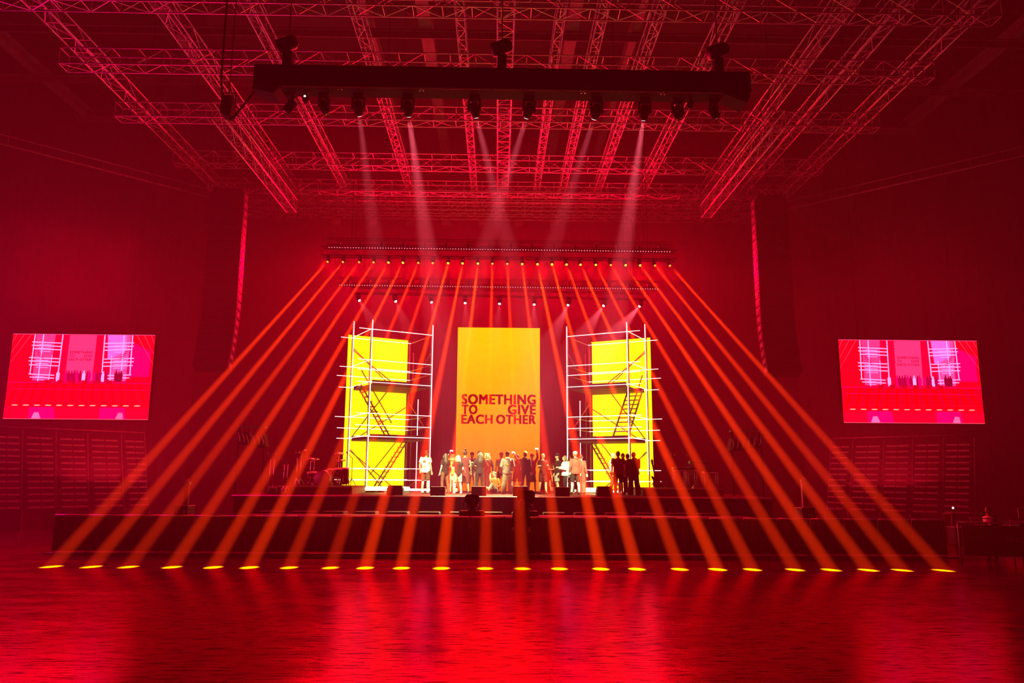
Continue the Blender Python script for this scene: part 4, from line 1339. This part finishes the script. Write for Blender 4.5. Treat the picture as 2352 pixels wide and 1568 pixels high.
    # hair
    if hair:
        hb = MB()
        hb.ball(hz_ + yw @ S(0, .018, .022), .086 * k, .098 * k, .106 * k, 16, 12, yw)
        if hl in ('long', 'curly', 'bob'):
            w_ = {'long': .095, 'curly': .15, 'bob': .11}[hl]
            lo = {'long': 1.24, 'curly': 1.45, 'bob': 1.46}[hl]
            rings(hb, [(hz_ + S(0, .03, .06), None, .075 * k, .085 * k), (hz_ + S(0, .04, -.04), None, w_ * k, .085 * k), (B(0, .08, (1.55 + lo) / 2), None, w_ * 1.05 * k, .06 * k), (B(0, .1, lo), None, w_ * .7 * k, .035 * k)], 14)
            for q_ in (-1, 1):
                hb.path([hz_ + S(q_ * .07, -.03, .05), hz_ + S(q_ * .09, -.02, -.05), hz_ + S(q_ * .1, .0, -.16)], [.03 * k, .035 * k, .02 * k], 8)
            if hl == 'curly':
                r2 = random.Random(int(px))
                for _ in range(26):
                    a_ = r2.uniform(0, 6.28); zz = r2.uniform(-.1, .12)
                    hb.ball(hz_ + S(.1 * math.cos(a_), .03 + .09 * abs(math.sin(a_)), zz), .035 * k, n=8, m=6)
        else:
            # hairline: ring of shorter hair at the nape
            hb.ball(hz_ + S(0, .04, -.035), .072 * k, .06 * k, .06 * k, 12, 8)
        if bun:
            hb.ball(hz_ + S(0, .02, .145), .045 * k, n=10, m=8)
        hb.build('hair', HR[hair], t)
    if cap:
        cb = MB()
        prof = [(.098, .0), (.1, .03), (.09, .075), (.055, .108), (.01, .118)]
        m_ = Matrix.Translation(hz_ + S(0, .008, .035)) @ yw.to_4x4() @ Matrix.Diagonal((k * .96, k * 1.1, k, 1))
        cb.lathe(prof, 16, m_)
        if cap[1] == 'brim':
            q_ = -1
            pts = [(-.075, -.06), (-.065, -.14), (0, -.175), (.065, -.14), (.075, -.06)]
            vs = [m_ @ V((a_, b_, .008)) for a_, b_ in pts] + [m_ @ V((a_, b_, -.002)) for a_, b_ in pts]
            cb.add(vs, [(0, 1, 2, 3, 4), (9, 8, 7, 6, 5)] + [(i, i + 5, (i + 1) % 5 + 5, (i + 1) % 5) for i in range(5)])
        cb.build('cap', cloth(cap[0]), t)
    # top
    tb = MB()
    hoody = sleeve == 'hood'
    torso(tb, .016 * wide + (.012 if hoody else 0), z0=.84, z1=1.44)
    for a in L_arm:
        sl = .62 if sleeve == 'short' else (.25 if sleeve == 'none' else 1)
        if sl < 1:
            limb(tb, (a[0], a[0].lerp(a[1], sl)), (.058, .06 if sleeve == 'short' else .055), .012 * wide)
        else:
            limb(tb, (a[0], a[0].lerp(a[1], .5), a[1], a[1].lerp(a[2], .5), a[1].lerp(a[2], .94)), (.058, .055, .05, .046, .036), .01 * wide)
    if hoody:
        tb.ball(B(0, .07, 1.47), .12 * k, .085 * k, .07 * k, 12, 8)
        rings(tb, [(B(0, .02, 1.42), None, .1 * k, .1 * k), (B(0, .03, 1.5), None, .085 * k, .085 * k)], 12)
    to_ = tb.build('hoodie' if hoody else 'shirt', cloth(top), t)
    remesh(to_, .015 * k)
    if pr:                              # a print on the back or chest
        yy = (.142 if pr[0] == 'back' else -.142) * k
        pb = MB()
        pb.ball(B(0, 0, pr[2]) + V((0, yy, 0)), pr[3] * k, .012 * k, pr[4] * k, 12, 8)
        pb.build('print', cloth(pr[1]), to_)
        if pr[0] == 'back' and len(pr) > 5:
            MB().ball(B(0, 0, pr[2] - .2) + V((0, yy - .004, 0)), pr[3] * 1.2 * k, .01 * k, .035 * k, 12, 8).build('print', cloth(pr[5]), to_)
    # bottoms
    lb = MB()
    pel = [(B(0, 0, 1.0), (0, 0, 1), .155 * bulk * k, .115 * k), (B(0, 0, .92), (0, 0, 1), .178 * bulk * k, .13 * k), (B(0, 0, .84), (0, 0, 1), .175 * bulk * k, .125 * k)]
    nm = legs
    if legs in ('trousers', 'wide', 'shorts'):
        rings(lb, pel, 14)
        for lg in L_leg:
            hp, th, kn, cf, an = lg
            if legs == 'shorts':
                limb(lb, (hp, th, th.lerp(kn, .8)), (.097, .095, .09), .006)
            elif legs == 'wide':
                limb(lb, (hp, th, kn, cf, an + V((0, 0, -.03 * k))), (.1, .105, .105, .115, .12), .0)
            else:
                limb(lb, (hp, th, kn, cf, an), (.095, .084, .066, .066, .055), .006)
        nm = 'shorts' if legs == 'shorts' else 'trousers'
    elif legs in ('dress', 'skirt', 'coat'):
        bot = {'dress': .12, 'skirt': .5, 'coat': .42}[legs]
        sp_ = {'dress': .24, 'skirt': .2, 'coat': .22}[legs]
        rings(lb, [(B(0, 0, 1.04), (0, 0, 1), .15 * bulk * k, .115 * k)] + pel[1:] + [(S(0, 0, (.84 + bot) / 2), (0, 0, 1), (sp_ + .17) / 2 * k, .16 * k), (S(0, 0, bot), (0, 0, 1), sp_ * k, .19 * k)], 16)
        nm = 'skirt' if legs == 'skirt' else 'dress' if legs == 'dress' else 'long_coat'
    o = lb.build(nm, cloth(bottom), t)
    remesh(o, .016 * k)
    # shoes
    for lg in L_leg:
        an = lg[4]
        sb = MB()
        if sit:
            sb.ball(an + V((0, -.05, .03)) * k, .048 * k, .06 * k, .1 * k, 12, 8)
        else:
            sb.ball(V((an.x, an.y - .045 * k, .045 * k)), .047 * k, .13 * k, .044 * k, 14, 8)
            sb.bar(V((an.x, an.y, .05 * k)), V((an.x, an.y, .11 * k)), .045 * k, 10)
        sb.build('shoe', cloth(shoes), t)
    return t, L_arm

def lw(a, b_): return (a, b_)
UPR = ((-.24, -.12, 1.35), (-.2, -.32, 1.6))        # right arm holding a phone up
UPL = ((.24, -.12, 1.35), (.2, -.32, 1.6))
FOR = ((-.25, -.08, 1.15), (-.1, -.3, 1.2)); FOL = ((.25, -.08, 1.15), (.1, -.3, 1.2))
HIPR = ((-.33, .08, 1.15), (-.19, -.05, 1.0)); HIPL = ((.33, .08, 1.15), (.19, -.05, 1.0))
CRR = ((-.24, -.05, 1.15), (.08, -.2, 1.18)); CRL = ((.24, -.05, 1.15), (-.08, -.2, 1.14))
SZ = 1.65
person(976, 33.6, SZ, 165, 1.82, 'person in white printed T-shirt and brown shorts seen from behind beside the left scaffold tower', hair='brown', top=WHI, legs='shorts', bottom=BRN, shoes=(.8, .75, .72), head=(-.8, 0), wide=1.7, pr=('back', (.45, .1, .05), 1.3, .07, .07, (.55, .3, .12)))
person(1022, 33.2, SZ, 215, 1.68, 'person with long dark hair, dark shirt and brown jeans, left end of group', hl='long', top=BLK, bottom=BRN, arms=(None, FOR), shoes=BRN)
pa = person(1038, 33.8, SZ, 190, 1.66, 'person in orange top with red curly hair raising both hands with a phone', hair='red', hl='curly', top=ORG, sleeve='long', legs='wide', bottom=PINKC, arms=(((.22, -.12, 1.58), (.1, -.2, 1.8)), ((-.22, -.12, 1.56), (-.02, -.22, 1.68))))
person(1051, 32.6, SZ, 200, 1.6, 'person with short blond hair, dark T-shirt, patterned shorts and bare legs', hair='blond', hl='bob', top=BLK, legs='shorts', bottom=GRY, arms=(FOL, ((-.25, .0, 1.13), (-.36, -.2, 1.05))), shoes=(.7, .6, .55))
person(1067, 33.6, SZ, 180, 1.84, 'tall person with top-knot in a long dark sleeveless shirt, seen from behind', skin='c', hair='dark', bun=True, top=DRED, sleeve='none', legs='coat', bottom=DRED, stride=.15)
person(1083, 34.4, SZ, 10, 1.76, 'bearded person in dark T-shirt with pale letters on the chest, hands folded', skin='b', hair=None, cap=(DRED, 'plain'), top=BLK, arms=(CRL, CRR), bottom=BRN, pr=('front', WHI, 1.33, .1, .03))
person(1102, 33.0, SZ, 180, 1.74, 'person with long dark hair in an all black outfit seen from behind, hands on hips', hl='long', top=BLK, sleeve='long', bottom=BLK, arms=(HIPL, HIPR))
person(1100, 34.9, SZ, 0, 1.82, 'person in a white cap mostly hidden behind the one with long dark hair', hair='brown', cap=(CRM, 'plain'), top=BLK, bottom=BRN)
person(1118, 33.6, SZ, 0, 1.72, 'person with curly blond hair in a loose black dress', hair='blond', hl='curly', top=BLK, sleeve='long', legs='dress', bottom=BLK, arms=(((.26, .02, 1.14), (.28, -.12, .95)), None))
person(1136, 32.9, SZ + .07, -35, 1.66, 'person in orange top and grey leggings sitting on the stage floor', hair='dark', top=ORG, sleeve='long', bottom=GRY, sit=True, arms=(((.3, .02, 1.13), (.33, -.25, 1.12)), ((-.22, .2, 1.15), (-.25, .3, .92))), shoes=BRN)
person(1151, 34.4, SZ, 190, 1.76, 'person in pale T-shirt and dark trousers half hidden behind the grey hoodie', hair=None, cap=(REDC, 'plain'), top=CRM, bottom=BLK, arms=(None, ((-.3, .0, 1.15), (-.5, -.1, 1.05))))
person(1165, 32.8, SZ, 180, 1.76, 'person in grey printed hoodie, baggy beige trousers and cap, seen from behind at centre', hair='brown', cap=(DRED, 'plain'), top=(.45, .4, .38), sleeve='hood', legs='wide', bottom=CRM, shoes=(.8, .72, .65), bulk=1.12, arms=(((.27, -.03, 1.16), (.2, -.22, 1.04)), ((-.27, -.03, 1.16), (-.2, -.22, 1.04))), pr=('back', (.55, .5, .2), 1.22, .07, .05))
person(1188, 33.9, SZ, 200, 1.7, 'person in dark T-shirt and shorts half hidden left of the raised phone', top=DRED, legs='shorts', bottom=DRED)
pb = person(1206, 33.2, SZ, 165, 1.78, 'person in dark hoodie and yellowish cap raising an arm, seen from behind', hair='brown', cap=((.6, .45, .15), 'plain'), top=(.07, .02, .03), sleeve='hood', bottom=(.08, .05, .07), arms=(((.34, -.12, 1.38), (.5, -.2, 1.62)), None), bulk=1.08)
pc = person(1222, 34.1, SZ, 20, 1.72, 'person in bright red hoodie, skirt and flat cap', hair='brown', cap=(REDC, 'brim'), top=REDC, sleeve='hood', legs='skirt', bottom=DRED, arms=(((.22, -.12, 1.6), (.16, -.2, 1.84)), None))
person(1247, 33.4, SZ, 25, 1.72, 'person with headphones, dark T-shirt and shorts, forearm stretched towards the centre screen', hair='blond', top=DRED, legs='shorts', bottom=DRED, arms=(FOL, ((-.27, -.06, 1.14), (-.33, -.3, 1.2))), shoes=BRN)
person(1261, 34.4, SZ, 0, 1.6, 'person in long brown-red dress with a pale lanyard badge', skin='b', hl='bob', top=(.3, .06, .05), sleeve='none', legs='dress', bottom=(.3, .06, .05), arms=(CRL, FOR), pr=('front', WHI, 1.1, .02, .035))
person(1281, 33.6, SZ, -70, 1.72, 'person in black cap, dark long-sleeved shirt and grey shorts facing the screen', skin='b', hair='dark', cap=(BLK, 'brim'), top=BLK, sleeve='long', legs='shorts', bottom=GRY, bulk=1.1, shoes=BRN)
person(1298, 32.9, SZ, -75, 1.62, 'person in loose white jacket and dark trousers, side view', hair='brown', hl='bob', top=WHI, sleeve='long', bottom=BLK, wide=2.6, bulk=1.05, arms=(FOL, FOR))
person(1312, 34.2, SZ, -40, 1.7, 'person in white top and blue jeans behind the dark hoodie', hl='long', top=WHI, bottom=JEAN, shoes=(.8, .8, .8))
person(1322, 32.7, SZ, 200, 1.78, 'person in beige cap, brown-black hoodie and dark shorts, bare legs, seen from behind', hair='brown', cap=(PINKC, 'plain'), top=(.1, .03, .03), sleeve='hood', legs='shorts', bottom=BLK, bulk=1.1, shoes=BLK)
person(1335, 33.5, SZ, 150, 1.7, 'person with dark hair, maroon jacket and wide maroon trousers', top=(.2, .04, .04), sleeve='long', legs='wide', bottom=(.2, .04, .04), arms=(UPL, None))
person(1409, 32.6, SZ, 60, 1.74, 'person with short grey hair and pale shirt, left edge of the right-hand huddle', skin='a', hair='grey', top=PINKC, sleeve='short', bottom=BRN)
person(1421, 30.9, SZ, 175, 1.76, 'person in dark red T-shirt and black shorts, nearest in the right-hand huddle, back turned', hair='dark', top=(.12, .015, .03), sleeve='short', legs='shorts', bottom=BLK, bulk=1.15, wide=1.5, shoes=(.8, .75, .75))
person(1432, 33.0, SZ, 10, 1.74, 'person with glasses facing out between two others of the right-hand huddle', hair='dark', top=BLK, bottom=JEAN, shoes=WHI)
person(1443, 32.2, SZ, 200, 1.7, 'person in black jacket in the middle of the right-hand huddle', hair='dark', top=BLK, sleeve='long', bottom=BLK)
person(1457, 31.3, SZ, 195, 1.74, 'person in long black coat with hood, right edge of the right-hand huddle', hair='dark', top=BLK, sleeve='hood', legs='wide', bottom=BLK, bulk=1.2, wide=1.8, arms=(((.27, -.1, 1.15), (.05, -.25, 1.15)), ((-.27, -.1, 1.15), (-.05, -.25, 1.15))))
# on the arena floor
person(1197, 23.8, 0, 180, 1.7, 'person with long hair in dark clothes standing before the barrier, seen as a silhouette', hl='long', top=BLK, sleeve='long', bottom=BLK, gx=A(1197, 1275, 23.8).x)
g = AZ(2281, 1289, 0)
tt, _ = person(2281, g.y, 0, -60, 1.6, 'guard in dark clothes with a pale reflective vest standing at the far right', skin='b', hair='dark', top=BLK, sleeve='long', bottom=BLK, gx=g.x, arms=(CRL, CRR))
tt['label'] = 'person on guard in dark clothes with a pale reflective vest, far right on the floor'
vb = MB()
rings(vb, [(V((0, 0, z_)), (0, 0, 1), a_, c_) for z_, a_, c_ in ((.88, .168, .13), (1.0, .158, .125), (1.15, .17, .13), (1.28, .178, .13), (1.32, .12, .1))], 14)
vb.build('vest', M['vest'], tt)

# glowing phones held up over the heads, each in a raised hand
for (t_, arms_), i, l in ((pa, 0, 'higher one at the left end of the group'), (pa, 1, 'lower one at the left end of the group'), (pc, 0, 'small one above the red hoodie'), (pb, 0, 'in the hand stretched from the dark hoodie')):
    el, wr = arms_[i][1], arms_[i][2]
    d = (wr - el).normalized()
    p = Matrix.Rotation(t_.rotation_euler.z, 3, 'Z') @ (wr + d * .15) + t_.location
    t = thing('phone', 'glowing phone held up, ' + l, 'phone', p, (0, R(90), 0), group='phones held up')
    MB().chamfer(-.035, .035, 0, .008, -.075, .075, .008).build('body', M['black'], t)
    MB().box(-.03, .03, -.003, 0, -.07, .07).build('display', M['phone'], t)
